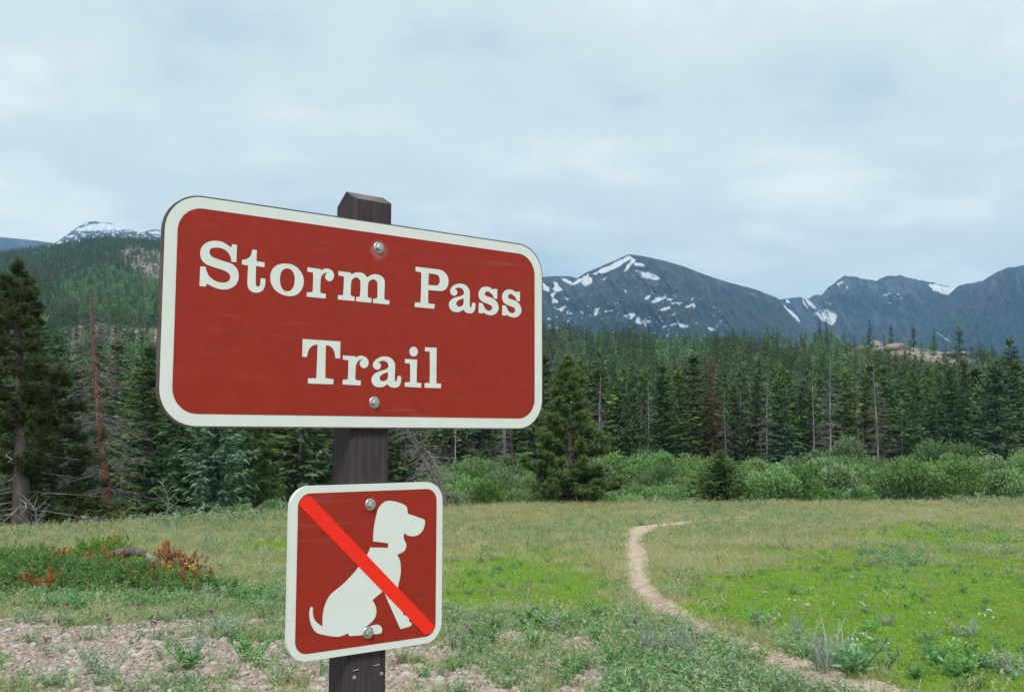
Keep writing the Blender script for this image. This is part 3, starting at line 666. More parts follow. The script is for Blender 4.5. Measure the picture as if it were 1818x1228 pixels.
def round_rect(x0, x1, z0, z1, r, n=10):
    pts = []
    for cx, cz, a0 in ((x1 - r, z1 - r, 0), (x0 + r, z1 - r, 90), (x0 + r, z0 + r, 180), (x1 - r, z0 + r, 270)):
        for k in range(n + 1):
            a = R_(a0 + 90 * k / n); pts.append((cx + r * math.cos(a), cz + r * math.sin(a)))
    return pts
def sheet(name, loops, y, mat, parent, label=None, depth=0.0):
    """flat print (or a board when it has depth) in the plane of the sign; loops in sign coordinates, metres"""
    loops3 = [[Vector((p[0], p[1], 0)) for p in lp] for lp in loops]
    tris = tessellate_polygon(loops3)
    flat = [p for lp in loops for p in lp]
    V = [(p[0] - U0, y + Y0, p[1] + V0) for p in flat]; n = len(V)
    F = []
    for a, b_, c_ in tris:
        pa, pb, pc = flat[a], flat[b_], flat[c_]
        cr = (pb[0] - pa[0]) * (pc[1] - pa[1]) - (pb[1] - pa[1]) * (pc[0] - pa[0])
        F.append([a, b_, c_] if cr > 0 else [a, c_, b_])
    mats = mat if isinstance(mat, list) else [mat]
    mb = MB()
    if depth:
        V2 = V + [(x, yy + depth, z) for x, yy, z in V]
        mb.add(V2, F + [[a + n, c_ + n, b_ + n] for a, b_, c_ in F], 0)
        mb.n -= 0
        side = []; o = 0
        for lp in loops:
            k = len(lp)
            side += [[o + q, o + q + n, o + (q + 1) % k + n, o + (q + 1) % k] for q in range(k)]; o += k
        mb.add(V2, side, len(mats) - 1)
    else: mb.add(V, F, 0)
    o_ = link(name, mb.mesh(name, mats), parent)
    if label: o_['label'] = label
    return o_
def expand(name): return [catmull(lp, 6, True) / 1000.0 for lp in SHAPES[name]]

worn_round(M_SIGNRED, (.4516 - U0, .3768 + V0), .024)
# post
mb = MB()
hw, ch = WP / 2, .006
yf, yb = .012 + Y0, .1015 + Y0
prof = [(-hw + ch, yf), (hw - ch, yf), (hw, yf + ch), (hw, yb - ch), (hw - ch, yb), (-hw + ch, yb), (-hw, yb - ch), (-hw, yf + ch)]
def top_z(y):
    d = y - Y0
    return V0 + (np.interp(d, [.010, .055, .1015], [.4845, .5085, .4775]))
rings = []
for zz in (-.6, .35, .8, 1.2, 1.55): rings.append([(x + .0008 * math.sin(zz * 9 + x * 40), y, zz) for x, y in prof])
rings.append([(x, y, top_z(y)) for x, y in prof])
Vp = [p for r in rings for p in r]; k = len(prof); Fp = []
for r in range(len(rings) - 1):
    for q in range(k): Fp.append([r * k + q, r * k + (q + 1) % k, (r + 1) * k + (q + 1) % k, (r + 1) * k + q])
o = (len(rings) - 1) * k
mb.add(Vp, Fp)
yr = .055 + Y0
Vt = list(rings[-1]) + [(-hw, yr, V0 + .5085), (hw, yr, V0 + .5085)]
# front slope 7,0,1,2 + ridge ; back slope 3,4,5,6 + ridge ; the two gable sides
mb.add(Vt, [[7, 0, 1], [7, 1, 2], [7, 2, 9], [7, 9, 8], [8, 9, 3], [8, 3, 4], [8, 4, 5], [8, 5, 6], [7, 8, 6], [2, 3, 9]])
post = link('post', mb.mesh('post', M_POST), sign)
post['label'] = 'dark brown square wooden post with a sloping top'
def at_sign(px, py, y):
    r = ray(px, py); nn = np.array([math.sin(YAW), -math.cos(YAW), 0])
    Pp = B_ - nn * y
    t = ((Pp - [0, 0, CAMZ]) @ nn) / (r @ nn); P = np.array([0, 0, CAMZ]) + r * t - B_
    return (P[:2] @ dvec - U0, y + Y0, P[2] + V0)
for (px, py, w) in ((631, 1189, .012), (667.6, 1180, .012)):
    x, y, z = at_sign(px, py, .012)
    mb = MB(); mb.tube([(x - w / 2, y + .002, z - .0008), (x - w / 2, y - .002, z), (x + w / 2, y - .002, z + .001), (x + w / 2, y + .002, z)], .0011, 5)
    link('staple', mb.mesh('staple', M_STEEL), post)
for (px, py, rr) in ((677, 1195, .0045), (629, 1202, .0050)):
    x, y, z = at_sign(px, py, .012)
    mb = MB()
    th = np.linspace(0, 2 * np.pi, 11)[:-1]
    for r0, y0, r1, y1 in ((rr, y + .0005, rr * .8, y - .002), (rr * .8, y - .002, rr * .3, y - .0028)):
        Vv = [(x + r0 * math.cos(a), y0, z + r0 * math.sin(a)) for a in th] + [(x + r1 * math.cos(a), y1, z + r1 * math.sin(a)) for a in th]
        mb.add(Vv, [[q, (q + 1) % 10, 10 + (q + 1) % 10, 10 + q] for q in range(10)])
    mb.add([(x + rr * .3 * math.cos(a), y - .0028, z + rr * .3 * math.sin(a)) for a in th], [[0, q + 1, q] for q in range(1, 9)])
    link('screw', mb.mesh('screw', M_STEEL), post)

def bolt(px, py, parent, y=0.0, r=.0125):
    x, yy, z = at_sign(px, py, y)
    mb = MB(); ns = 20
    def ring(rad_, y_, n=ns): return [(x + rad_ * math.cos(2 * np.pi * q / n + .2), y_ + Y0, z + rad_ * math.sin(2 * np.pi * q / n + .2)) for q in range(n)]
    # washer
    rs = [ring(r, y + .001), ring(r, y - .0022), ring(r * .93, y - .0030)]
    for a, b_ in zip(rs[:-1], rs[1:]): mb.add(a + b_, [[q, (q + 1) % ns, ns + (q + 1) % ns, ns + q] for q in range(ns)])
    mb.add(rs[-1], [[0, q + 1, q] for q in range(1, ns - 1)])
    # hexagon head with a domed crown
    hx = [ring(r * .66, y - .0030, 6), ring(r * .66, y - .0090, 6), ring(r * .50, y - .0108, 6)]
    for a, b_ in zip(hx[:-1], hx[1:]): mb.add(a + b_, [[q, (q + 1) % 6, 6 + (q + 1) % 6, 6 + q] for q in range(6)])
    mb.add(hx[-1], [[0, q + 1, q] for q in range(1, 5)])
    link('bolt', mb.mesh('bolt', M_STEEL), parent)

# trail board
board = sheet('trail_board', [round_rect(-.0025, .9015, -.002, .4380, .072)], 0.0, [M_PLY, M_PLY], sign, 'red board with white border reading Storm Pass Trail', depth=.0125)
sheet('border', [round_rect(.0005, .8990, .0008, .4352, .070)], -.0006, M_WHITE, board, 'white painted border')
sheet('red_field', [round_rect(.0240, .8765, .0235, .4135, .048)], -.0011, M_SIGNRED, board)
for w_, names in (('Storm', 'S t o r m'), ('Pass', 'P a s s2'), ('Trail', 'T r2 a2 i dot l')):
    mbw = MB()
    for nme in names.split():
        L = expand(nme)
        tr = tessellate_polygon([[Vector((p[0], p[1], 0)) for p in lp] for lp in L])
        fl = [p for lp in L for p in lp]; F = []
        for a, b_, c_ in tr:
            cr = (fl[b_][0] - fl[a][0]) * (fl[c_][1] - fl[a][1]) - (fl[b_][1] - fl[a][1]) * (fl[c_][0] - fl[a][0])
            F.append([a, b_, c_] if cr > 0 else [a, c_, b_])
        mbw.add([(p[0] - U0, -.0016 + Y0, p[1] + V0) for p in fl], F)
    o_ = link('lettering', mbw.mesh('lettering', M_WHITE), board); o_['label'] = 'white slab serif word ' + w_
bolt(672, 440, board); bolt(664, 714, board)
# no dogs board
small = sheet('no_dogs_board', [round_rect(.2628, .6198, -.4590, -.1170, .042)], 0.0, [M_WHITE, M_WHITE], sign, 'square red board with a white sitting dog crossed out by a bright red bar', depth=.0115)
sheet('red_field', [round_rect(.2788, .6040, -.4445, -.1315, .026)], -.0006, M_SIGNRED, small)
sheet('dog_silhouette', expand('dog'), -.0011, M_WHITE, small)
sheet('slash', expand('slash'), -.0016, M_BRIGHTRED, small, 'bright red diagonal bar')
bolt(657, 895, small); bolt(653, 1122, small)

# ================================================================== TREES AND SHRUBS : builders
def rnd(*s): return rng.random(s)
def unit(a): return a / (np.linalg.norm(a, axis=-1, keepdims=True) + 1e-9)

def trunk_mb(h, r0, bend=0.0, lean=(0, 0), n=9, sides=7, mat=0, top=.01, ph=0.0):
    t = np.linspace(0, 1, n)
    pts = np.stack([lean[0] * t + bend * np.sin(t * 4 + ph) * t, lean[1] * t + bend * np.cos(t * 3 + ph) * t, t * h], -1)
    pts[0, 2] = -.5
    rad = r0 * (1 - t) ** .8 + top; rad[0] *= 1.25
    mb = MB(); mb.tube(pts, rad, sides, mat)
    return mb, pts
def on_axis(pts, z):
    return np.stack([np.interp(z, pts[:, 2], pts[:, 0]), np.interp(z, pts[:, 2], pts[:, 1]), z], -1)

def conifer_crown(mb, pts, h, r, nb, ns, base=.06, droop=.25, shape=.8, spray=.34, wid=.42, jitter=.35, cross=True, mat=0, gaps=0.0):
    """tiers of drooping boughs, each carrying flat sprays"""
    t = np.sort(rnd(nb)) ** .92
    z = h * (base + (1 - base) * t * .985)
    azm = np.arange(nb) * 2.39996 + rnd(nb) * .9
    L = r * (1 - t) ** shape * (1 - jitter + 2 * jitter * rnd(nb)) + .018 * h * (1 - t) ** .35
    if gaps: L = L * np.where(rnd(nb) < gaps, .45, 1.0)
    P0 = on_axis(pts, z)
    out = np.stack([np.cos(azm), np.sin(azm), 0 * azm], -1)
    side = np.stack([-np.sin(azm), np.cos(azm), 0 * azm], -1)
    s = (np.arange(ns) + .35 + .5 * rnd(nb, ns)) / ns
    up = (.30 * t - droop * (1 - t))[:, None]
    dz = up * s * L[:, None] + .22 * L[:, None] * s ** 3
    P = P0[:, None] + out[:, None] * (s * L[:, None])[..., None]; P[..., 2] += dz
    sg = np.where((np.arange(ns)[None] + (np.arange(nb)[:, None])) % 2 == 0, 1.0, -1.0)
    a = .35 + .8 * rnd(nb, ns); a = np.where(s > .85, a * .3, a)
    D = out[:, None] * np.cos(a)[..., None] + side[:, None] * (np.sin(a) * sg)[..., None]
    D[..., 2] += up - .10 + .35 * (rnd(nb, ns) - .5)
    ln = (spray * L[:, None] * (1.15 - .55 * s) + .022 * h) * (.75 + .5 * rnd(nb, ns))
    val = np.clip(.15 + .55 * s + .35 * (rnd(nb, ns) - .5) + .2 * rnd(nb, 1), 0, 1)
    P, D, ln, val = P.reshape(-1, 3), D.reshape(-1, 3), ln.ravel(), val.ravel()
    S = np.cross(unit(D), [0, 0, 1.0]) + .55 * rng.normal(size=P.shape)
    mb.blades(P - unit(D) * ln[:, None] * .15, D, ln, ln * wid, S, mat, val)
    if cross:
        D2 = D + .5 * rng.normal(size=D.shape) * np.array([1, 1, .6]); D2[:, 2] -= .25
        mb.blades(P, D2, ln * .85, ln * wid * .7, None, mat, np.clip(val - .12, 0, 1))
    # leader
    tip = on_axis(pts, np.array([h * .93] * 6)); mb.blades(tip, np.stack([.25 * rng.normal(size=6), .25 * rng.normal(size=6), np.ones(6)], -1), h * .09, h * .02, None, mat, .7)

def twig_crown(mb, pts, h, r, nb, nt_, base=.12, droop=.1, rad=.012, mat=0, shape=.7, tw=.02, fine=True):
    """bare dead boughs with fine twigs"""
    t = np.sort(rnd(nb)); z = h * (base + (1 - base) * t * .97)
    azm = np.arange(nb) * 2.39996 + rnd(nb) * 1.2
    L = r * (1 - t) ** shape * (.45 + .75 * rnd(nb)) + .015 * h
    P0 = on_axis(pts, z)
    for q in range(nb):
        o = np.array([math.cos(azm[q]), math.sin(azm[q]), 0]); s = np.linspace(0, 1, 4)
        dz = (-droop * s + .12 * s ** 2 * (rnd() - .2)) * L[q]
        pp = P0[q] + o * (s * L[q])[:, None]; pp[:, 2] += dz
        pp[1:, :2] += .05 * L[q] * rng.normal(size=(3, 2))
        mb.tube(pp, [rad, rad * .8, rad * .55, rad * .25], 3, mat, rnd(), False)
        if fine:
            k = nt_; ss = .2 + .8 * rnd(k); B = np.stack([np.interp(ss, s, pp[:, c]) for c in range(3)], -1)
            sd = np.array([-o[1], o[0], 0]) * np.where(rnd(k) < .5, -1, 1)[:, None]
            D = o * .7 + sd * (.4 + .8 * rnd(k))[:, None] + np.array([0, 0, 1]) * (-.25 + .5 * rng.normal(size=k))[:, None] * .6
            mb.blades(B, D, L[q] * .32 * (.5 + rnd(k)), tw, None, mat, rnd(k), False)

def tufted_pine(mbw, mbn, pts, h, prof, nb, base, tuft=.24, needles=20, rise=.35, sub=5, wood_r=.035, nw=.03, top_pack=1.0, inner=True, dens=1.0, z_pow=1.0):
    """open-grown pine: rising boughs ending in dense needle tufts"""
    t = np.sort(rnd(nb)) ** z_pow
    z = h * (base + (1 - base) * t * .97)
    azm = np.arange(nb) * 2.39996 + rnd(nb) * 1.0
    TP, TD = [], []
    for q in range(nb):
        L = np.interp(z[q] / h, prof[0], prof[1]) * (.50 + .68 * rnd())
        o = np.array([math.cos(azm[q]), math.sin(azm[q]), 0]); s = np.linspace(0, 1, 6)
        p0 = on_axis(pts, np.array([z[q]]))[0]
        pp = p0 + o * (s * L)[:, None]
        pp[:, 2] += L * (-.12 * s + rise * s ** 2.2) + .02 * L * rng.normal(size=6)
        pp[1:, :2] += .05 * L * rng.normal(size=(5, 2))
        wr = wood_r * (.35 + .65 * L / max(prof[1]))
        mbw.tube(pp, wr * (1 - .82 * s), 4, 0, None, False)
        TP.append(pp[-1]); TD.append(unit(pp[-1] - pp[-2] + np.array([0, 0, .5 * L / 6])))
        n2 = max(2, int(sub * (.5 + L)))
        for c in range(n2):
            s0 = .28 + .70 * rnd(); pb = np.array([np.interp(s0, s, pp[:, e]) for e in range(3)])
            sg = 1 if c % 2 else -1
            a = sg * (.5 + .7 * rnd()); d = np.array([o[0] * math.cos(a) - o[1] * math.sin(a), o[0] * math.sin(a) + o[1] * math.cos(a), .15 + .6 * rnd()])
            l2 = L * (.16 + .26 * rnd()) * (1.2 - .5 * s0)
            pe = pb + unit(d) * l2 + np.array([0, 0, .12 * l2])
            mbw.tube([pb, (pb + pe) / 2 + [0, 0, -.03 * l2], pe], [wr * .3, wr * .22, wr * .12], 3, 0, None, False)
            TP.append(pe); TD.append(unit(d + np.array([0, 0, .6])))
            for _ in range(int(1 + 2 * dens)):
                w_ = rnd(); TP.append(pb * (1 - w_) + pe * w_ + .05 * rng.normal(size=3)); TD.append(unit(d * .6 + np.array([0, 0, .8]) + .35 * rng.normal(size=3)))
    k = int(16 * top_pack)
    zt = h * (.93 + .07 * rnd(k)); tp = on_axis(pts, zt); tp[:, :2] += .06 * rng.normal(size=(k, 2)) * tuft / .24
    TP += list(tp); TD += list(unit(np.stack([.4 * rng.normal(size=k), .4 * rng.normal(size=k), np.ones(k)], -1)))
    TP, TD = np.array(TP), np.array(TD); n = len(TP)
    Pn = np.repeat(TP, needles, 0); Dn = np.repeat(TD, needles, 0)
    sp = rng.normal(size=Pn.shape)
    D = unit(Dn * .75 + unit(sp) * .85)
    ln = np.repeat(tuft * (.7 + .6 * rnd(n)), needles) * (.6 + .5 * rnd(n * needles))
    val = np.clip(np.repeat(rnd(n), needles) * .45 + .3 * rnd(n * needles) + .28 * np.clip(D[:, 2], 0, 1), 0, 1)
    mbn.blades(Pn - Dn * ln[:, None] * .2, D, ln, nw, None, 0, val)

def shrub_mb(w, h, nlobe, nleaf, leaf, flat=.8):
    """mound of many leafy lobes on arching stems"""
    mb = MB(); mw = MB()
    a = rnd(nlobe) * 6.283; rr = np.sqrt(rnd(nlobe)) * .62
    C = np.stack([np.cos(a) * rr * w / 2, np.sin(a) * rr * w / 2, h * (.30 + .36 * rnd(nlobe) * (1.15 - rr))], -1)
    Rl = (.20 + .17 * rnd(nlobe)) * w * .62
    per = nleaf // nlobe
    for q in range(nlobe):
        d = unit(rng.normal(size=(per, 3))); d[:, 2] = np.where(d[:, 2] < -.35, -d[:, 2], d[:, 2])
        sh = Rl[q] * (.55 + .5 * rnd(per) ** .6)
        lump = 1 + .35 * (fbm(d[:, 0] * 3 + q * 7, d[:, 1] * 3 + d[:, 2] * 3, 3) - .5)
        P = C[q] + d * (sh * lump)[:, None] * np.array([1, 1, flat * h / w * 1.5])
        D = unit(d * .6 + np.array([0, 0, .55]) + .6 * rng.normal(size=(per, 3)))
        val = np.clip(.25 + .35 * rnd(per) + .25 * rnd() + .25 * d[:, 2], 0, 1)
        P[:, 2] = np.maximum(P[:, 2], .04)
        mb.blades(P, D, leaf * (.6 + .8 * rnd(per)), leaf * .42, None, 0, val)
        mw.tube([[.1 * rng.normal(), .1 * rng.normal(), -.2], C[q] * [.4, .4, .55] + [0, 0, .05], C[q] * [.85, .85, 1.0], C[q] + d[0] * Rl[q] * .6], [.025, .02, .014, .005], 4, 0, None, False)
    return mb, mw

# ---- shared meshes, one set per kind
def proto_conifer(name, kind, h, r, nb, ns, tr, mats, **kw):
    tm, pts = trunk_mb(h, tr, bend=.02 * h * (rnd() - .5), ph=rnd() * 6)
    cm = MB(); conifer_crown(cm, pts, h, r, nb, ns, **kw)
    return (tm.mesh('trunk', mats[1], True), cm.mesh('crown', mats[0]), h)
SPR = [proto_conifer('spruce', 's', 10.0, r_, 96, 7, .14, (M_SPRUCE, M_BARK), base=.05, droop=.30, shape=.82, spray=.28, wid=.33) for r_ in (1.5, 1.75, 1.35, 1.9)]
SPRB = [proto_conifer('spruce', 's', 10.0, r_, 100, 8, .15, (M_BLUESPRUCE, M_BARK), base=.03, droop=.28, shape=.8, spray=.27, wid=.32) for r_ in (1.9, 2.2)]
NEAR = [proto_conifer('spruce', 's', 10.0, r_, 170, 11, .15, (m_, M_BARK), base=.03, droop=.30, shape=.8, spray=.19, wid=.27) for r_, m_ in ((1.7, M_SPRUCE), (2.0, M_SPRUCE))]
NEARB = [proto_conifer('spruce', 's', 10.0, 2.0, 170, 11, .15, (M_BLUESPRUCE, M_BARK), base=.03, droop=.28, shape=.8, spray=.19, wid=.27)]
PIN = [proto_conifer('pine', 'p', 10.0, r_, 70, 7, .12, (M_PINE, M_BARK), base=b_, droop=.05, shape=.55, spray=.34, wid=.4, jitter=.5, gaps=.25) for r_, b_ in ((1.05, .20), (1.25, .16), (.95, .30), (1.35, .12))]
def proto_dead(h, r, nb, nt_, tr, mats, **kw):
    tm, pts = trunk_mb(h, tr, bend=.03 * h * (rnd() - .5), ph=rnd() * 6)
    cm = MB(); twig_crown(cm, pts, h, r, nb, nt_, **kw)
    return (tm.mesh('trunk', mats[1], True), cm.mesh('branches', mats[0]), h)
DEAD = [proto_dead(10.0, r_, 120, 20, .075, (M_TWIG, M_GREYWOOD), base=.10, droop=.2, rad=.012, tw=.028) for r_ in (1.1, 1.35, .9)]
DEADB = [proto_dead(10.0, .5, 26, 3, .06, (M_GREYWOOD, M_GREYWOOD), base=.3, droop=.05, rad=.018, tw=.03)]
# low detail versions for the far forest
FAR = []
for kw in (dict(r=1.5, mat=M_SPRUCE, base=.05, droop=.3, shape=.8), dict(r=1.8, mat=M_SPRUCE, base=.05, droop=.28, shape=.8),
           dict(r=1.2, mat=M_PINE, base=.3, droop=.05, shape=.55), dict(r=1.45, mat=M_PINE, base=.2, droop=.05, shape=.6)):
    tm, pts = trunk_mb(10.0, .14, n=3, sides=4)
    tm.m = [np.ones_like(q) for q in tm.m]
    conifer_crown(tm, pts, 10.0, kw['r'], 40, 4, base=kw['base'], droop=kw['droop'], shape=kw['shape'], spray=.5, wid=.55, cross=False)
    FAR.append(tm.mesh('far_conifer', [kw['mat'], M_BARK]))
tm, pts = trunk_mb(10.0, .13, n=4, sides=4); twig_crown(tm, pts, 10.0, 1.0, 34, 6, base=.15, rad=.03, tw=.07)
FAR.append(tm.mesh('far_snag', [M_TWIG]))
def aspen_mesh(nl, leaf):
    tm, pts = trunk_mb(8.0, .10, n=4, sides=5); tm.m = [np.ones_like(q) for q in tm.m]
    for q in range(9):
        c = np.array([.75 * rng.normal(), .75 * rng.normal(), 3.2 + 4.2 * q / 8]); per = nl // 9
        d = unit(rng.normal(size=(per, 3))); P = c + d * (.95 * (1.15 - q / 14)) * (.4 + .6 * rnd(per))[:, None]
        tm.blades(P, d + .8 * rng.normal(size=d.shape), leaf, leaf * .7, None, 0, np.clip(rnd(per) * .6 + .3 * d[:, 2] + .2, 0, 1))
    return tm
FAR.append(aspen_mesh(420, .38).mesh('far_aspen', [M_ASPEN, M_GREYWOOD]))

def plant_tree(name, proto, x, y, h, label, cat, group=None, wide=1.0, rz=None, dz=-.05, parts=('trunk', 'crown')):
    s = h / proto[2]
    z = float(height(x, y)) + dz
    t = thing(name, (x, y, z), label, cat, group, rnd() * 6.28 if rz is None else rz, (s * wide, s * wide, s))
    t.rotation_euler[0] = .03 * rng.normal(); t.rotation_euler[1] = .03 * rng.normal()
    for pn, me in zip(parts, proto[:2]): link(pn, me, t)
    return t
def top_to_h(px, Y, ytop):
    """height of a tree at depth Y whose top reaches photo row ytop"""
    X = float(xat(px, Y)); d = ray(px, ytop); zt = CAMZ + d[2] * Y / d[1]
    return X, float(zt - height(X, Y))

# ================================================================== TREES SEEN SINGLY
# the old pine at the left edge of the meadow
def hero_pine(px, Y, ytop, label, name, group=None, **kw):
    X, h = top_to_h(px, Y, ytop)
    t = thing(name, (X, Y, float(height(X, Y))), label, 'tree')
    lean = kw.pop('lean', (0, 0)); tr = kw.pop('tr'); mats = kw.pop('mats'); pr = kw.pop('prof')
    tm, pts = trunk_mb(h, tr, bend=.03 * h * .3, lean=lean, n=12, sides=10, top=.015, ph=1.0)
    link('trunk', tm.mesh('trunk', M_BARK, True), t)
    wb, nb_ = MB(), MB()
    dead = kw.pop('dead', 0)
    tufted_pine(wb, nb_, pts, h, (pr[0], [q * h for q in pr[1]]), **kw)
    link('branches', wb.mesh('branches', M_DARKWOOD), t)
    link('needles', nb_.mesh('needles', mats), t)
    if dead:
        db = MB(); twig_crown(db, pts, h, h * .30, dead, 7, base=.04, droop=.35, rad=.022, tw=.02, shape=.1)
        # keep only the bare lower boughs
        for q in range(len(db.v)): pass
        o = link('dead_branches', db.mesh('dead_branches', M_GREYWOOD), t); o.scale = (1, 1, .38)
    return t, h, pts
hero_pine(38, 30.5, 458, 'shaggy dark pine with a bare grey lower trunk at the left edge of the meadow', 'pine_tree', lean=(-.5, .1), tr=.26, mats=M_DARKPINE,
          prof=([.2, .35, .55, .75, .9, 1], [.09, .105, .115, .095, .07, .03]), nb=84, base=.20, tuft=.24, needles=20, rise=.25, sub=4, wood_r=.06, nw=.026, dens=1.4, dead=26)
hero_pine(1012, 46.5, 634, 'yellow-green tufted pine standing alone at the meadow edge beside the trail board', 'pine_tree', tr=.17, mats=M_BIGPINE,
          prof=([0, .1, .25, .42, .6, .78, .92, 1], [.25, .30, .28, .30, .20, .115, .055, .02]), nb=74, base=.05, tuft=.27, needles=26, rise=.38, sub=4, wood_r=.05, nw=.036, dens=2.0, top_pack=1.6)
hero_pine(92, 34, 650, 'dark low-branched pine just behind the shaggy pine at the left edge', 'pine_tree', tr=.14, mats=M_DARKPINE,
          prof=([0, .2, .5, .8, 1], [.22, .26, .22, .12, .02]), nb=66, base=.06, tuft=.24, needles=18, rise=.2, sub=4, wood_r=.04, nw=.03, dens=1.3)
hero_pine(448, 45, 700, 'olive green pine with a few rusty sprays below the left part of the trail board', 'pine_tree', tr=.12, mats=M_BIGPINE,
          prof=([0, .2, .5, .8, 1], [.20, .21, .16, .10, .02]), nb=80, base=.05, tuft=.22, needles=20, rise=.25, sub=4, wood_r=.04, nw=.03, dens=1.4)
def small_fir(px, Y, ytop, label, mat, wide, nb=60, group=None, name='young_fir', rust=0):
    X, h = top_to_h(px, Y, ytop)
    t = thing(name, (X, Y, float(height(X, Y)) - .03), label, 'tree', group)
    tm, pts = trunk_mb(h, .03 * h, sides=6, top=.008); link('trunk', tm.mesh('trunk', M_BARK, True), t)
    cm = MB(); conifer_crown(cm, pts, h, wide, nb, 10, base=.02, droop=-.2, shape=.85, spray=.30, wid=.26, jitter=.3)
    link('crown', cm.mesh('crown', mat), t)
    if rust:
        rm = MB(); n = rust; zz = h * (.1 + .6 * rnd(n)); a = rnd(n) * 6.28; r_ = wide * .85 * (1 - zz / h)
        P = on_axis(pts, zz) + np.stack([np.cos(a) * r_, np.sin(a) * r_, 0 * a], -1); P = np.repeat(P, 14, 0) + .06 * rng.normal(size=(n * 14, 3))
        rm.blades(P, rng.normal(size=P.shape) + [0, 0, .6], .16, .035, None, 0, rnd(len(P))); link('rust_sprays', rm.mesh('rust_sprays', M_RED), t)
    return t
small_fir(1281, 47.3, 798, 'small dark fir with rust spotted tips alone at the meadow edge by the trail', M_PINE, 1.7, 210, rust=5)
small_fir(1145, 46.6, 868, 'tiny rusty sapling at the foot of the willows left of the small fir', M_RUST, .35, 26)
small_fir(1692, 82, 768, 'little blue-green fir poking out of the willow tops on the right', M_BLUESPRUCE, .9, 50)
small_fir(1352, 80, 776, 'young bright fir between the willows and the tall snags', M_PINE, .9, 44)

# leaning dead pine with a red-brown trunk
X, h = top_to_h(160, 38.5, 532); X = float(xat(158, 38.5, 8.0)); xb = float(xat(199, 38.5))
t = thing('dead_pine', (xb, 38.5, float(height(xb, 38.5))), 'tall leaning dead pine with a bare red-brown trunk and grey twigs', 'dead tree')
tm, pts = trunk_mb(h + .4, .19, bend=.10, lean=(X - xb, .2), n=12, sides=9, top=.015, ph=2.4)
link('trunk', tm.mesh('trunk', M_REDBARK, True), t)
cm = MB(); twig_crown(cm, pts, h, 2.0, 170, 26, base=.16, droop=.38, rad=.013, tw=.016, shape=.4)
link('branches', cm.mesh('branches', M_TWIG), t)
# the rust coloured dying spruce in the front of the forest
X, h = top_to_h(1266, 104, 640)
t = thing('dead_spruce', (X, 104, float(height(X, 104))), 'dying rust-brown spruce among green ones in the middle of the forest front', 'dead tree')
tm, pts = trunk_mb(h, .17, n=9, sides=7); link('trunk', tm.mesh('trunk', M_REDBARK, True), t)
cm = MB(); conifer_crown(cm, pts, h, 2.0, 90, 7, base=.12, droop=.3, shape=.7, spray=.3, wid=.22, gaps=.3); link('crown', cm.mesh('crown', M_BROWN), t)
# a bare tangle of dead boughs behind the post
X = float(xat(765, 42.0)); z0_ = float(height(X, 42.0))
t = thing('fallen_dead_tree', (X, 42.0, z0_), 'tangled dead grey-brown tree leaning behind the post between the two boards', 'dead tree')
mb = MB(); mt = MB()
for (dx, tz, rr) in ((-1.55, 4.6, .11), (-1.1, 4.1, .07), (-.4, 3.0, .05), (.9, -.1, .06)):
    s = np.linspace(0, 1, 7)
    pp = np.stack([.75 * (1 - s) + dx * s + .1 * np.sin(s * 7), .1 * np.sin(s * 5 + tz), tz * s + .1], -1)
    mb.tube(pp, rr * (1 - .7 * s), 6)
    for q in range(26):
        s0 = .15 + .85 * rnd(); p0 = np.array([np.interp(s0, s, pp[:, c]) for c in range(3)])
        d = unit(np.array([rng.normal(), .6 * rng.normal(), .5 * rng.normal()])); l = .5 + .9 * rnd()
        q_ = np.linspace(0, 1, 4)[:, None]
        path_ = p0 + d * l * q_ + np.array([0, 0, .35 * l * (rnd() - .4)]) * q_ ** 2 + .05 * rng.normal(size=(4, 3)) * q_
        mt.tube(path_, [.016, .012, .008, .003], 4, 0, None, False)
        k = 16; ss = rnd(k)[:, None]; B = path_[0] * (1 - ss) + path_[-1] * ss
        mt.blades(B, d + .9 * rng.normal(size=(k, 3)), .18 + .3 * rnd(k), .014, None, 0, rnd(k), False)
link('trunk', mb.mesh('trunk', M_DARKWOOD, True), t); link('branches', mt.mesh('branches', M_TWIG), t)
# thin bare saplings left of the boards, and the pale dead stick by the pine
for px_, yt, lab, Y in ((292, 850, 'bare pale dead sapling with upright twigs at the edge of the left thicket', 33.5), (56, 880, 'crooked white dead branch standing below the shaggy left pine', 29.3)):
    X, h = top_to_h(px_, Y, yt)
    t = thing('dead_sapling', (X, Y, float(height(X, Y)) - .05), lab, 'dead tree', rz=.4)
    tm, pts = trunk_mb(h, .028, bend=.25, n=8, sides=5, top=.006); link('trunk', tm.mesh('trunk', M_GREYWOOD, True), t)
    cm = MB(); twig_crown(cm, pts, h, .55, 20, 4, base=.1, droop=-.9, rad=.008, tw=.008, shape=.3); link('branches', cm.mesh('branches', M_GREYWOOD), t)

for px_, Y, yt, w_, lab in ((120, 33.0, 862, 1.7, 'low dark green shrubby fir right of the shaggy pine trunk'), (165, 34.2, 878, 1.6, 'low dark green fir left of the foot of the leaning dead pine'), (80, 31.5, 880, 1.2, 'small dark fir against the trunk of the shaggy pine'), (30, 33.5, 800, 2.2, 'dark bushy fir filling the left edge behind the shaggy pine')):
    small_fir(px_, Y, yt, lab, M_DARKPINE, w_, 120)
placed = [(float(xat(1266, 104)), 104.0)]      # (x, y) of the big ones
def hero_conifer(px, Y, ytop, protos, label, name='spruce_tree', cat='tree', wide=1.0, group=None, parts=('trunk', 'crown')):
    X, h = top_to_h(px, Y, ytop); placed.append((X, Y))
    return plant_tree(name, protos[int(rng.integers(len(protos)))], X, Y, h, label, cat, group, wide, parts=parts)
hero_conifer(262, 47, 612, NEAR, 'big dark spruce right of the leaning red-trunked dead pine', wide=1.3)
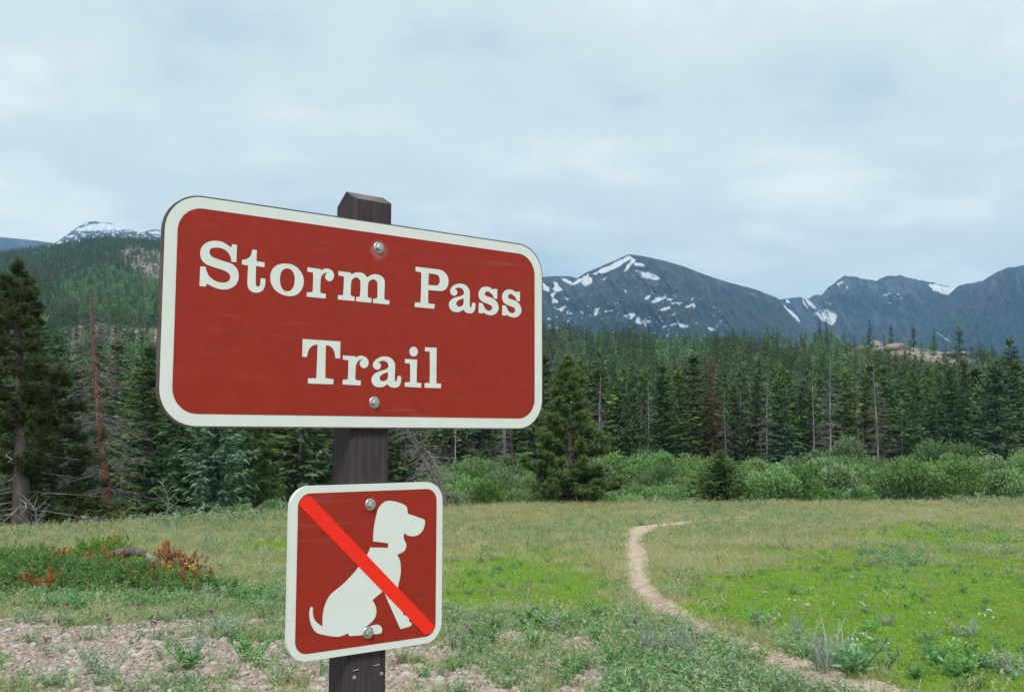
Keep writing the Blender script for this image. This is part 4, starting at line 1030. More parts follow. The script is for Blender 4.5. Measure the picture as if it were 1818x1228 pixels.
hero_conifer(232, 62, 640, NEAR, 'dark spruce half hidden behind the leaning dead pine', wide=1.2)
hero_conifer(382, 40, 560, NEARB, 'blue-green spruce under the lower left corner of the trail board', wide=.95)
hero_conifer(330, 52, 600, NEAR, 'dark spruce under the rounded left corner of the trail board', wide=1.2)
hero_conifer(118, 52, 655, NEAR, 'dark spruce left of the leaning dead pine', wide=1.25)
hero_conifer(70, 55, 560, NEAR, 'tall dark spruce behind the shaggy left pine', wide=1.3)
hero_conifer(510, 66, 640, PIN, 'dark pine standing under the trail board left of the post', 'pine_tree', wide=1.4)
hero_conifer(560, 70, 640, NEAR, 'dark spruce showing just left of the post under the trail board', wide=1.2)
hero_conifer(480, 78, 650, SPR, 'dark spruce behind the olive pine under the trail board', wide=1.2)
hero_conifer(1180, 98, 648, NEAR, 'dark full-skirted spruce standing forward of the forest right of the tufted pine', wide=1.35)
hero_conifer(1770, 70, 636, NEARB, 'broad blue-green spruce at the right edge above the willows', wide=1.25)
hero_conifer(1812, 84, 600, SPR, 'tall dark spruce at the very right edge of the forest', wide=1.2)
hero_conifer(1712, 100, 642, SPR, 'slim very dark spruce rising above its neighbours near the right edge', wide=.75)
hero_conifer(1395, 98, 690, SPRB, 'blue-green spruce standing left of the largest grey snag', wide=1.1)
for px_, Y, yt, lab in ((1474, 97, 640, 'largest pale grey snag with a fuzzy crown in the right half of the forest front'), (1362, 99, 662, 'grey snag with a forked bare top right of the rust-brown spruce'),
                        (1062, 92, 664, 'thin grey snag just right of the tufted pine'), (1560, 101, 658, 'slender grey snag with a pale bare top right of the largest snag'),
                        (1292, 100, 700, 'short purple-grey snag beside the rust-brown spruce'), (893, 84, 700, 'grey twiggy snag under the right end of the trail board'),
                        (1448, 100, 668, 'straight thin pale pole of a dead tree beside the largest snag'), (808, 88, 690, 'dark bare pole under the trail board behind the dead tangle')):
    hero_conifer(px_, Y, yt, DEADB if 'pole' in lab else DEAD, lab, 'dead_tree', 'dead tree', wide=1.25, parts=('trunk', 'branches'))

# ---- the forest front, tree by tree; behind it the far forest as one mass
def scatter_forest(n, pxr, Yr, pw=2.0):
    px = pxr[0] + (pxr[1] - pxr[0]) * rng.random(n)
    Y = (Yr[0] ** pw + (Yr[1] ** pw - Yr[0] ** pw) * rng.random(n)) ** (1 / pw)
    return px, Y
def thin(X, Y, dmin, taken=()):
    cell = {}; keep = []
    for x, y in taken: cell.setdefault((int(x // dmin), int(y // dmin)), []).append((x, y))
    for i_, (x, y) in enumerate(zip(X, Y)):
        cx_, cy__ = int(x // dmin), int(y // dmin); ok = True
        for a in (-1, 0, 1):
            for b_ in (-1, 0, 1):
                for (u, v) in cell.get((cx_ + a, cy__ + b_), ()):
                    if (u - x) ** 2 + (v - y) ** 2 < dmin * dmin: ok = False; break
                if not ok: break
            if not ok: break
        if ok: keep.append(i_); cell.setdefault((cx_, cy__), []).append((x, y))
    return np.array(keep, int)
px, Y = scatter_forest(10300, (560, 2080), (100, 240))
px2, Y2 = scatter_forest(2600, (-60, 560), (52, 240))
px = np.concatenate([px, px2]); Y = np.concatenate([Y, Y2]); o_ = np.argsort(Y); px, Y = px[o_], Y[o_]
X = xat(px, Y)
kp = thin(X, Y, 2.5, placed); px, Y, X = px[kp], Y[kp], X[kp]
clear = np.ones(len(px), bool)          # nothing grows right in front of the trees that stand out
for hp, hy, hw_ in ((1266, 104, 24), (1474, 97, 12), (1362, 99, 10), (1560, 101, 10), (1448, 100, 8), (1180, 98, 26), (1712, 100, 12)): clear &= ~((np.abs(px - hp) < hw_) & (Y < hy + 3))
px, Y, X = px[clear], Y[clear], X[clear]
Z = height(X, Y); Hh = 8.0 + 6.0 * rng.random(len(X)) ** 1.2
lim = CAMZ + ray(px, 575 + 120 * rng.random(len(X)))[..., 2] * Y - Z
Hh = np.where((px < 330) & (Y < 110), np.minimum(Hh, np.maximum(lim, 3.0)), Hh)
Hh = np.where(rng.random(len(X)) < .12, Hh * .6, Hh)
_, _, _, _, rk_ = masks(X, Y, Z)
tx, ty = project(np.stack([X, Y, Z + Hh], -1))
hid = (px > 320) & (px < 940) & (Y > 60)
hid |= (px > 275) & (px < 962) & (ty > 350) & (Y > 80)
apparent = Hh / Y * (~hid) * ((px > 5) & (px < 1815))
order = np.argsort(-apparent)[:268]
single = np.zeros(len(X), bool); single[order] = True
def fits(px_): return 'right' if px_ > 962 else 'left'
def tlab(what, px_, Y_):
    if px_ < 300: return what + ' in the left forest around the leaning dead pine'
    if px_ < 962: return what + ' in the forest seen under the trail board'
    row = 'front-row ' if Y_ < 120 else 'inner '
    return row + what + (' between tufted pine and rust-brown spruce' if px_ < 1266 else (' between rust-brown spruce and largest snag' if px_ < 1474 else ' of the forest right of the largest snag'))
for i_ in np.nonzero(single)[0]:
    q = rng.random(); side = fits(px[i_])
    asp = any(poly_soft(p, px[i_], ty[i_] + 12) > 0 for p in ASPENS)
    if q < .50:
        plant_tree('spruce_tree', SPR[int(rng.integers(4))], X[i_], Y[i_], Hh[i_], tlab('dark green spruce', px[i_], Y[i_]), 'tree',
                   'spruces of the forest front' if side == 'right' else 'spruces of the left forest', .75 + .7 * rng.random())
    elif q < .56:
        plant_tree('spruce_tree', SPRB[int(rng.integers(2))], X[i_], Y[i_], Hh[i_] * .85, tlab('blue-green spruce', px[i_], Y[i_]), 'tree', 'blue-green spruces of the forest', .8 + .3 * rng.random())
    elif q < .93:
        plant_tree('pine_tree', PIN[int(rng.integers(4))], X[i_], Y[i_], Hh[i_], tlab('slim bare-trunked pine', px[i_], Y[i_]), 'tree',
                   'slim pines of the forest front' if side == 'right' else 'slim pines of the left forest', .95 + .5 * rng.random())
    else:
        plant_tree('dead_tree', DEAD[int(rng.integers(3))], X[i_], Y[i_], Hh[i_] * .85, tlab('thin grey dead conifer', px[i_], Y[i_]), 'dead tree', 'grey dead conifers of the forest', .9 + .3 * rng.random(), parts=('trunk', 'branches'))

# ---- instancing of uncountable things
def scatter(name, P, rot, sc, idx, meshes, kind='stuff'):
    protos = bpy.data.collections.new(name + '_sources')
    for k_, me in enumerate(meshes):
        protos.objects.link(bpy.data.objects.new('%s_source_%02d' % (name, k_), me))
    me = bpy.data.meshes.new(name); me.vertices.add(len(P)); me.vertices.foreach_set('co', np.ascontiguousarray(P, dtype=float).ravel())
    a = me.attributes.new('rot', 'FLOAT_VECTOR', 'POINT'); a.data.foreach_set('vector', np.ascontiguousarray(rot, dtype=float).ravel())
    sc = np.asarray(sc, float); sc = np.repeat(sc[:, None], 3, 1) if sc.ndim == 1 else sc
    a = me.attributes.new('scl', 'FLOAT_VECTOR', 'POINT'); a.data.foreach_set('vector', np.ascontiguousarray(sc).ravel())
    a = me.attributes.new('idx', 'INT', 'POINT'); a.data.foreach_set('value', np.asarray(idx, np.int32))
    o = link(name, me); tag(o, kind=kind)
    g = bpy.data.node_groups.new(name + '_scatter', 'GeometryNodeTree')
    g.interface.new_socket('Geometry', in_out='INPUT', socket_type='NodeSocketGeometry')
    g.interface.new_socket('Geometry', in_out='OUTPUT', socket_type='NodeSocketGeometry')
    gi, go = g.nodes.new('NodeGroupInput'), g.nodes.new('NodeGroupOutput')
    ip = g.nodes.new('GeometryNodeInstanceOnPoints'); ci = g.nodes.new('GeometryNodeCollectionInfo')
    ci.inputs['Collection'].default_value = protos; ci.inputs['Separate Children'].default_value = True; ci.inputs['Reset Children'].default_value = True
    ip.inputs['Pick Instance'].default_value = True
    g.links.new(gi.outputs[0], ip.inputs['Points']); g.links.new(ci.outputs[0], ip.inputs['Instance'])
    for nm, ty_, so in (('idx', 'INT', 'Instance Index'), ('rot', 'FLOAT_VECTOR', 'Rotation'), ('scl', 'FLOAT_VECTOR', 'Scale')):
        na = g.nodes.new('GeometryNodeInputNamedAttribute'); na.data_type = ty_; na.inputs['Name'].default_value = nm
        src = [q for q in na.outputs if q.enabled and q.name == 'Attribute'][0]
        if nm == 'rot':
            er = g.nodes.new('FunctionNodeEulerToRotation'); g.links.new(src, er.inputs[0]); src = er.outputs[0]
        g.links.new(src, ip.inputs[so])
    g.links.new(ip.outputs[0], go.inputs[0])
    md = o.modifiers.new('scatter', 'NODES'); md.node_group = g
    return o

rest = ~single
fx, fY = X[rest], Y[rest]; fpx = px[rest]
ax, aY = scatter_forest(34000, (-80, 2100), (235, 700)); bx, bY = scatter_forest(42000, (-80, 960), (650, 1680))
gx = np.concatenate([ax, bx]); gY = np.concatenate([aY, bY]); gX = xat(gx, gY)
Dc = np.interp(gx, CR_X, CR_D); ok = gY < Dc + 60
gx, gY, gX = gx[ok], gY[ok], gX[ok]
kp = thin(gX, gY, 2.7); gx, gY, gX = gx[kp], gY[kp], gX[kp]
ax_, aY_ = np.concatenate([fx, gX]), np.concatenate([fY, gY]); apx = np.concatenate([fpx, gx])
aZ = height(ax_, aY_)
_, _, _, _, rkm = masks(ax_, aY_, aZ)
bpx, bpy_ = project(np.stack([ax_, aY_, aZ], -1))
for up_ in (4.0, 8.0):
    qx, qy = project(np.stack([ax_, aY_, aZ + up_], -1))
    for p in ROCKY: rkm = np.maximum(rkm, .9 * (poly_soft(p, qx, qy) + 12 * (fbm(ax_ / 12, aY_ / 12, 2) - .5) > 0) * (aY_ > 280))
keep = rng.random(len(ax_)) > np.where(apx > 1000, np.clip(rkm * .93, 0, .93), np.clip(rkm * .72, 0, .75))
# a few openings where the crest is bare
keep &= ~((aY_ > 250) & (fbm(ax_ / 40, aY_ / 40, 3) > .66))
ax_, aY_, aZ, apx, bpx, bpy_ = ax_[keep], aY_[keep], aZ[keep], apx[keep], bpx[keep], bpy_[keep]
H_ = (7.5 + 5.5 * rng.random(len(ax_)) ** 1.2) * np.where(aY_ > 300, .92, 1.0) * np.where(aY_ > 750, 1.15, 1.0) * np.where((apx > 1400) & (aY_ > 370), .85, 1.0)
clump = fbm(ax_ / 35 + 3, aY_ / 35, 3); q = rng.random(len(ax_))
idx = np.where(q < .42 + .5 * (clump - .5), rng.integers(0, 2, len(q)), np.where(q < .92, rng.integers(2, 4, len(q)), 4))
am_ = np.zeros(len(q))
for p in ASPENS: am_ = np.maximum(am_, poly_soft(p, bpx, bpy_ - 10) > -6 + 24 * (clump - .5))
idx = np.where((am_ > 0) & (rng.random(len(q)) < .6), 5, idx)
idx = np.where((clump > .57) & (rng.random(len(q)) < .30) & (aY_ > 170), 5, idx)
sc = np.where(idx == 5, H_ * .72 / 8.0, H_ / 10.0)
wide = .9 + .5 * rng.random(len(q))
print('far forest', len(q))
scatter('far_forest', np.stack([ax_, aY_, aZ - .1], -1), np.stack([.05 * rng.normal(size=len(q)), .05 * rng.normal(size=len(q)), 6.28 * rng.random(len(q))], -1),
        np.stack([sc * wide, sc * wide, sc], -1), idx, FAR)

# ---- trees standing on the bare crest at the right, against the mountains
for px_, Y, yt, w_, lab in ((1705, 425, 578, 1.9, 'large dark broad pine alone on the rocky crest at the right'), (1658, 430, 582, .8, 'slim small spruce on the crest left of the broad pine'), (1622, 436, 575, 1.5, 'round dark tree on the rocky crest above the pale ledge'),
                            (1583, 445, 574, 1.3, 'dark tree on the crest left of the round one'), (1544, 455, 569, .9, 'small pointed tree on the crest near the snow gully'), (1468, 476, 566, 1.0, 'dark pointed spruce on the crest under the snowfield'),
                            (1456, 478, 567, 1.2, 'dense dark spruce on the crest left of the pointed one')):
    X_, h = top_to_h(px_, Y, yt)
    plant_tree('crest_tree', (SPR if w_ < 1.3 else PIN)[0], X_, Y, h, lab, 'tree', None, w_)

# ---- rock outcrops
M_ROCK = stone_mat('pale_granite', [(.30, .26, .23), (.40, .36, .32), (.34, .27, .23), (.27, .25, .24)], .6)
def rock_mesh(seed, sub=3, flat=.6, ang=.35):
    bm = bmesh.new(); bmesh.ops.create_icosphere(bm, subdivisions=sub, radius=1)
    r_ = np.random.default_rng(seed); off = r_.random(3) * 50
    pl_ = unit(r_.normal(size=(9, 3))); dd = .55 + .35 * r_.random(9)
    for v_ in bm.verts:
        p = np.array(v_.co)
        for n__, d_ in zip(pl_, dd):
            e = p @ n__ - d_
            if e > 0: p = p - n__ * e * .85
        k_ = 1 + ang * .5 * (float(fbm(p[0] * 2 + off[0], p[1] * 2 + p[2] * 2 + off[1], 3)) - .5)
        v_.co = Vector((p[0] * k_, p[1] * k_, p[2] * k_ * flat))
    me = bpy.data.meshes.new('rock'); bm.to_mesh(me); bm.free(); return me
ROCKS = [rock_mesh(s_, 3, f_) for s_, f_ in ((1, .55), (2, .7), (3, .45), (4, .8))]
for me in ROCKS: me.materials.append(M_ROCK)
for px_, py_, w_, hh_, lab in ((1574, 607, 10, 4.5, 'pale wide granite ledge in the middle of the right crest clearing'), (1612, 602, 7, 4, 'pinkish boulder at the top of the right crest clearing'), (1500, 596, 6, 2.5, 'flat pale ledge at the left end of the crest clearing'),
    (1556, 614, 5, 3.5, 'dark split boulder under the crest ledge'), (1690, 632, 9, 5, 'cracked grey outcrop below the broad crest pine'), (1720, 627, 8, 4, 'grey outcrop right of the broad crest pine'), (1660, 622, 6, 3, 'low grey boulder between the crest trees'), (1590, 620, 8, 4, 'grey boulder low in the crest clearing'),
    (240, 452, 17, 10, 'reddish cliff block high on the left hill'), (262, 462, 17, 12, 'larger pinkish cliff face high on the left hill'), (278, 474, 13, 9, 'lower right block of the left hill cliff'), (250, 478, 12, 7, 'small grey cliff block under the reddish one'),
    (118, 592, 7, 3.5, 'grey boulder at the left end of the ledge behind the dead pine'), (146, 585, 8, 3, 'pale flat slab on the ledge just left of the dead pine'), (184, 584, 6, 3, 'pale slab just right of the dead pine top'), (222, 588, 7, 3.5, 'bright split boulder on the ledge right of the dead pine'), (234, 596, 6, 3, 'low bright slab under the split boulder'), (262, 588, 6, 3, 'pale boulder at the right end of the ledge'), (116, 604, 5, 2.6, 'grey lower boulder under the left end of the ledge')):
    p_ = hit(px_, py_)[0]
    w_, hh_ = (w_ * 1.35, hh_ * 1.3) if px_ > 1000 else (w_, hh_)
    o = link('boulder', ROCKS[int(rng.integers(4))], None, (p_[0], p_[1], p_[2] + .1 * hh_)); o.scale = (w_ * .5, w_ * .5, hh_ * .6)
    o.rotation_euler = (.2 * rng.normal(), .2 * rng.normal(), 6.28 * rng.random()); tag(o, lab, 'rock')

# ================================================================== WILLOWS
WIL = []
for w_, h_, nl in ((3.6, 2.6, 9), (3.0, 2.9, 8), (4.2, 2.4, 11), (2.6, 2.2, 7), (3.4, 3.2, 9)):
    a_, b_ = shrub_mb(w_, h_, nl, 3300, .135)
    WIL.append((b_.mesh('stems', M_TWIG), a_.mesh('foliage', M_WILLOW)))
n = 1040
wpx = 780 + 1240 * rng.random(n); e_ = edge_dist(wpx); wY = e_ + 4.5 + 27 * rng.random(n) ** 1.1
o_ = np.argsort(wY); wpx, wY = wpx[o_], wY[o_]; wX = xat(wpx, wY)
ok = ~((np.abs(wpx - 1281) < 62) & (wY < 54)) & ~((np.abs(wpx - 1010) < 60) & (wY < 50.5))
wpx, wY, wX = wpx[ok], wY[ok], wX[ok]
kp = thin(wX, wY, 2.25)
def willow(X_, Y_, s_, label, group, sub=0):
    st, fo = WIL[int(rng.integers(len(WIL)))]
    t_ = thing('willow_shrub', (X_, Y_, float(height(X_, Y_)) - .05), label, 'shrub', group, 6.28 * rng.random(), (s_, s_, s_ * (.9 + .25 * rng.random())))
    link('stems', st, t_); link('foliage', fo, t_)
kp = kp[:155]
def WLAB(px_, d_):
    where = 'between the trail board and the tufted pine' if px_ < 1000 else ('between the tufted pine and the small dark fir' if px_ < 1281 else ('right of the small dark fir' if px_ < 1550 else 'toward the right edge'))
    return 'willow bush %s, %s' % ('at the meadow edge' if d_ < 12 else 'by the forest', where)
for i_ in kp:
    d_ = wY[i_] - edge_dist(wpx[i_])
    willow(wX[i_], wY[i_], (.75 if d_ < 8 else 1.0) * (1.18 if wpx[i_] > 1430 else 1.0) + .5 * rng.random(), WLAB(wpx[i_], d_), 'willow bushes of the thicket')
print('willows', len(kp))
for px_, Y, s_, lab in ((232, 36.5, .50, 'pale grey-green willow bush at the foot of the leaning dead pine'), (262, 35.0, .40, 'small pale willow bush beside the bare sapling on the left'), (140, 34, .5, 'dark green bush left of the leaning dead pine base'), (90, 32, .45, 'low dark bush beside the white dead branch'),
                        (330, 36, .42, 'green bush below the blue-green spruce under the trail board'), (410, 38, .5, 'low green bush in front of the olive pine'), (490, 41, .65, 'green bush beside the small board at its left'), (520, 46, .85, 'grey-green bush behind the olive pine right side'), (565, 50, 1.0, 'tall grey-green bush left of the post'),
                        (440, 37, .3, 'small bright bush at the meadow edge left of the small board'), (130, 50, .7, 'pale light green bush deep in the left forest gap'), (820, 49, .6, 'green bush right of the small board'), (760, 58, .8, 'grey-green bush behind the dead tangle'), (700, 60, .9, 'grey-green bush behind the post')):
    X_ = float(xat(px_, Y)); willow(X_, Y, s_, lab, None)

# ================================================================== MEADOW : grass, herbs, stones
J1 = [(-40, 1000), (20, 992), (65, 992), (110, 1008), (180, 1020), (250, 1030), (320, 1040), (400, 1050), (425, 1056), (380, 1062), (250, 1062), (110, 1060), (-40, 1064)]
M_RUST2 = foliage_mat('rust_orange_sprays', (.20, .080, .038), (.40, .165, .080), .1)
M_LAWN = foliage_mat('short_bright_grass', (.165, .320, .040), (.365, .520, .082), .2, .4)
M_DRY = foliage_mat('dry_meadow_grass', (.30, .30, .12), (.62, .58, .33), .2, .4)
M_GREEN = foliage_mat('meadow_grass', (.15, .24, .06), (.36, .44, .16), .25, .4)
M_SAGE = foliage_mat('grey_green_herbs', (.18, .29, .13), (.42, .53, .31), .2, .3)
M_FORB = foliage_mat('blue_green_herbs', (.10, .25, .08), (.27, .46, .18), .2, .3)
M_SILVER = foliage_mat('silvery_sage_leaves', (.20, .26, .19), (.40, .46, .37), .2, .15)
M_PURPLE = foliage_mat('magenta_petals', (.22, .05, .16), (.42, .14, .30), .2, .2)
M_YELLOW = foliage_mat('yellow_petals', (.70, .46, .02), (.85, .62, .05), .1, .2)
M_WPETAL = foliage_mat('white_petals', (.70, .70, .62), (.82, .82, .76), .1, .2)

def tuft(nb, h, spread, w, lean=.5, vlo=0.0):
    mb = MB(); a = rnd(nb) * 6.28; r_ = spread * np.sqrt(rnd(nb))
    P = np.stack([np.cos(a) * r_, np.sin(a) * r_, -.01 + 0 * a], -1)
    D = np.stack([lean * rng.normal(size=nb), lean * rng.normal(size=nb), np.ones(nb)], -1)
    ln = h * (.5 + .8 * rnd(nb)); val = np.clip(vlo + rnd(nb), 0, 1)
    D = unit(D); mid = P + D * ln[:, None] * .55; S = unit(np.cross(D, rng.normal(size=D.shape))) * (w / 2)
    tip = mid + unit(D + .5 * np.stack([rng.normal(size=nb), rng.normal(size=nb), 0 * a - .2], -1)) * ln[:, None] * .5
    V = np.stack([P - S, P + S, mid + S * .8, mid - S * .8, tip], 1).reshape(-1, 3); b_ = np.arange(nb)[:, None] * 5
    mb.add(V, np.concatenate([b_ + [0, 1, 2], b_ + [0, 2, 3], b_ + [3, 2, 4]]), 0, np.concatenate([val, val, np.clip(val + .1, 0, 1)]))
    return mb
def herb(nst, h, nleaf, leaf, wid, spread, lean=.35, bend=.2):
    """several leafy stems from one root"""
    mb = MB()
    for q in range(nst):
        a = rnd() * 6.28; l = lean * (.3 + rnd()); hh = h * (.55 + .6 * rnd())
        b0 = np.array([math.cos(a), math.sin(a), 0]) * spread * rnd()
        s = np.linspace(0, 1, 4)[:, None]
        pp = b0 + np.array([math.cos(a) * l, math.sin(a) * l, 1.0]) * hh * s + np.array([math.cos(a), math.sin(a), 0]) * bend * hh * s ** 2
        mb.tube(pp, [leaf * .09, leaf * .07, leaf * .05, leaf * .03], 3, 0, .4, False)
        ss = .12 + .88 * rnd(nleaf); B = np.stack([np.interp(ss, s[:, 0], pp[:, c]) for c in range(3)], -1)
        D = unit(np.stack([rng.normal(size=nleaf), rng.normal(size=nleaf), .55 + .4 * rng.normal(size=nleaf)], -1))
        mb.blades(B, D, leaf * (.5 + .7 * rnd(nleaf)), leaf * wid, None, 0, np.clip(.2 + .8 * rnd(nleaf), 0, 1))
    return mb
LAWN_T = [tuft(26, .045, .12, .006, 1.0).mesh('lawn_tuft', M_LAWN) for _ in range(3)]
GREEN_T = [tuft(20, .085, .11, .005, .7).mesh('grass_tuft', M_GREEN) for _ in range(3)]
DRY_T = [tuft(20, .095, .13, .004, .75).mesh('dry_tuft', M_DRY) for _ in range(3)]
SAGE_T = [herb(7, .11, 14, .030, .26, .05).mesh('herb_tuft', M_SAGE) for _ in range(3)]
FORB_T = [herb(6, .10, 13, .036, .28, .05).mesh('forb_tuft', M_FORB) for _ in range(3)]
def seed_heads(nb, h):
    mb = MB()
    for q in range(nb):
        b0 = np.array([.07 * rng.normal(), .07 * rng.normal(), -.01]); d = unit(np.array([.22 * rng.normal(), .22 * rng.normal(), 1.0])); hh = h * (.6 + .6 * rnd())
        bend = np.array([rng.normal(), rng.normal(), 0]) * .05
        mb.tube([b0, b0 + d * hh * .6 + bend * .3, b0 + d * hh + bend], [.0016, .0014, .001], 3, 0, .9, False)
        k = 5; mb.blades(np.repeat((b0 + d * hh * .86 + bend * .8)[None], k, 0) + d * (hh * .10 * rnd(k))[:, None], d + .35 * rng.normal(size=(k, 3)), .03, .007, None, 0, .7 + .3 * rnd(k))
    return mb
SEED_T = [seed_heads(7, .26).mesh('seed_heads', M_DRY) for _ in range(3)]
ALL_T = LAWN_T + GREEN_T + DRY_T + SAGE_T + FORB_T + SEED_T
n = 103000
gpx = -160 + 2240 * rng.random(n); gY = 5.4 + 44.5 * rng.random(n) ** 1.05; gX = xat(gpx, gY)
ok = gY < edge_dist(gpx) + 3.5; gX, gY, gpx = gX[ok], gY[ok], gpx[ok]; gZ = height(gX, gY)
law_, gra_, sag_, pat_, _ = masks(gX, gY, gZ); n = len(gX)
patch = fbm(gX / 1.6 + 4, gY / 2.2, 4); patch2 = fbm(gX / 5 + 14, gY / 7, 3)
q = rng.random(n); q2 = rng.random(n)
kind = np.where(q < .70 - 1.2 * (patch - .5), 2, 1)                       # dry or green grass
kind = np.where((q2 < .07) & (patch2 > .45), 3, kind)
kind = np.where((sag_ > rng.random(n)), np.where(q < .38, 3, np.where(q < .62, 4, 1)), kind)
kind = np.where((law_ > .25 + .5 * rng.random(n)), np.where(q2 < .955, 0, np.where(q2 < .967, 4, 1)), kind)
gtx, gty = project(np.stack([gX, gY, gZ], -1))
JUN = np.maximum(poly_soft(J1, gtx, gty), -1e9)
keep = (JUN < 0) & (poly_soft(PATH, gtx, gty) < np.where(rng.random(n) < .12, 4.0, -3 * rng.random(n))) & (pat_ < .25 + .9 * rng.random(n)) & (rng.random(n) > gra_ * .965)
kind = np.where((kind > 0) & (kind < 3) & (rng.random(n) < .035) & (gY < 34), 5, kind)
kind = np.where((gra_ > .5), np.where(q < .55, 3, np.where(q < .75, 1, 4)), kind)
keep &= ~((kind == 2) & (rng.random(n) < .25))
far_ = np.clip(gY / 14, 1, 2.6)
edge_boost = 1 + .9 * sstep(-3.5, 0, gY - edge_dist(gpx))
s_ = (.75 + .6 * rng.random(n)) * far_ ** .55 * np.where(kind == 0, .9 + .25 * (far_ - 1), 1.0) * np.where((kind > 0), edge_boost, 1)
s_ = np.where(gra_ > .5, s_ * .75, s_); s_ = np.where(kind == 5, .65 + .4 * rng.random(n), s_)
tall = .8 + .4 * rng.random(n)
sl = np.nonzero(keep)[0]
scatter('grass', np.stack([gX, gY, gZ - .004], -1)[sl], np.stack([.12 * rng.normal(size=n), .12 * rng.normal(size=n), 6.28 * rng.random(n)], -1)[sl],
        np.stack([s_ * 1.15, s_ * 1.15, s_ * tall], -1)[sl], (kind * 3 + rng.integers(0, 3, n))[sl], ALL_T)
print('grass', len(sl))

# ---- pebbles and stones
M_STONE = stone_mat('meadow_stones', [(.52, .42, .35), (.62, .55, .48), (.44, .36, .33), (.56, .44, .37), (.66, .61, .55), (.38, .35, .34), (.54, .39, .33)], 22)
def stone_mesh(seed, sub=1):
    me = rock_mesh(seed, sub, .55, .6); me.materials.clear(); me.materials.append(M_STONE); me.name = 'stone'; return me
PEB = [stone_mesh(20 + s__, 1) for s__ in range(3)]
STN = [stone_mesh(40 + s__, 2) for s__ in range(7)]
n = 60000
spx = -40 + 1480 * rng.random(n); sY = 5.4 + 9.0 * rng.random(n) ** 1.2; sX = xat(spx, sY); sZ = height(sX, sY)
l_, g_, a__, p__, _ = masks(sX, sY, sZ)
ok = rng.random(n) < np.clip(g_ * .75 + a__ * .06 + .02, 0, 1) * (1 - .7 * p__)
sX, sY, sZ = sX[ok], sY[ok], sZ[ok]; n = len(sX)
# on and beside the trail too
m_ = 5200; k0 = rng.integers(0, len(hl) - 60, m_); w_ = rng.random(m_) * 1.2 - .1
tX = hl[k0, 0] * (1 - w_) + hr[k0, 0] * w_; tY = hl[k0, 1] * (1 - w_) + hr[k0, 1] * w_; tZ = height(tX, tY) - .028 * (np.abs(w_ - .5) < .45)
ps = .007 + .021 * rng.random(n) ** 2.2; pt = .005 + .012 * rng.random(m_) ** 2.5
pX, pY, pZ, pS = np.concatenate([sX, tX]), np.concatenate([sY, tY]), np.concatenate([sZ, tZ]), np.concatenate([ps, pt]); n = len(pX)
scatter('gravel', np.stack([pX, pY, pZ + pS * .15], -1), np.stack([.3 * rng.normal(size=n), .3 * rng.normal(size=n), 6.28 * rng.random(n)], -1), np.stack([pS * (.8 + .5 * rng.random(n)), pS, pS], -1), rng.integers(0, 3, n), PEB)
print('gravel', n)
n = 9000
spx = -30 + 1460 * rng.random(n); sY = 5.7 + 7.5 * rng.random(n) ** 1.15; sX = xat(spx, sY); sZ = height(sX, sY)
l_, g_, a__, p__, _ = masks(sX, sY, sZ); tx, ty = project(np.stack([sX, sY, sZ], -1))
size = .015 + .036 * rng.random(n) ** 2.8
ok = (g_ > .45) & (p__ < .2) & ~((tx > 505) & (tx < 790) & (ty < 1180)) & ~((tx > 575) & (tx < 695)) & (ty < 1240)
sX, sY, sZ, size = sX[ok], sY[ok], sZ[ok], size[ok]
o_ = np.argsort(-size / sY); sX, sY, sZ, size = sX[o_], sY[o_], sZ[o_], size[o_]
kp = thin(sX, sY, .085)[:290]; xs_, _q = project(np.stack([sX, sY, sZ], -1))
for i_ in kp:
    o = link('stone', STN[int(rng.integers(7))], None, (sX[i_], sY[i_], sZ[i_] + size[i_] * .12))
    o.scale = (size[i_] * (.9 + .5 * rng.random()), size[i_] * (.8 + .4 * rng.random()), size[i_] * (.7 + .5 * rng.random()))
    o.rotation_euler = (.15 * rng.normal(), .15 * rng.normal(), 6.28 * rng.random())
    tag(o, 'pale brownish stone lying in the stony ground %s' % ('left of the small board' if xs_[i_] < 515 else ('under and beside the small board' if xs_[i_] < 800 else 'between the post and the trail')), 'stone', 'stones of the stony ground')
for px_, py_, w_, lab in ((1433, 1074, .085, 'white stone lying alone in the bright green grass'), (1334, 1143, .075, 'tan rock at the upper edge of the trail where it leaves the herbs'), (1358, 1158, .06, 'flat reddish rock on the trail below the tan rock'),
                          (1226, 1176, .055, 'orange-brown stone among herbs left of the trail bottom'), (775, 1150, .085, 'rosy stone just right of the small board'), (1030, 1185, .07, 'rosy stone in the herbs between post and trail')):
    p_ = hit(px_, py_)[0]; o = link('stone', STN[int(rng.integers(7))], None, tuple(p_)); o.scale = (w_, w_ * .7, w_ * .75); o.rotation_euler = (0, .1, 6.28 * rng.random()); tag(o, lab, 'stone')

# ---- herbs that stand out one by one
SILV = [herb(14, .24, 22, .055, .20, .10, .45).mesh('leaves', M_SILVER) for _ in range(3)]
SAGP = [herb(12, .20, 18, .060, .26, .09, .5).mesh('leaves', M_SAGE) for _ in range(3)]
FORP = [herb(11, .22, 16, .085, .26, .08, .45).mesh('leaves', M_FORB) for _ in range(3)]
SPIKE = [herb(9, .36, 26, .05, .16, .05, .14, .05).mesh('leaves', M_SILVER) for _ in range(2)]
BUNCH = [tuft(70, .34, .10, .006, .28).mesh('leaves', M_SILVER) for _ in range(2)]
def plant(px_, py_, me, s_, label, group=None, name='herb', cat='plant'):
    p_ = hit(px_, py_)[0]
    o = link(name, me, None, (p_[0], p_[1], p_[2] - .01)); o.scale = (s_, s_, s_); o.rotation_euler = (0, 0, 6.28 * rng.random())
    return tag(o, label, cat, group)
plant(1478, 1186, BUNCH[0], 1.25, 'large silvery bunch of grass beside the bottom of the trail')
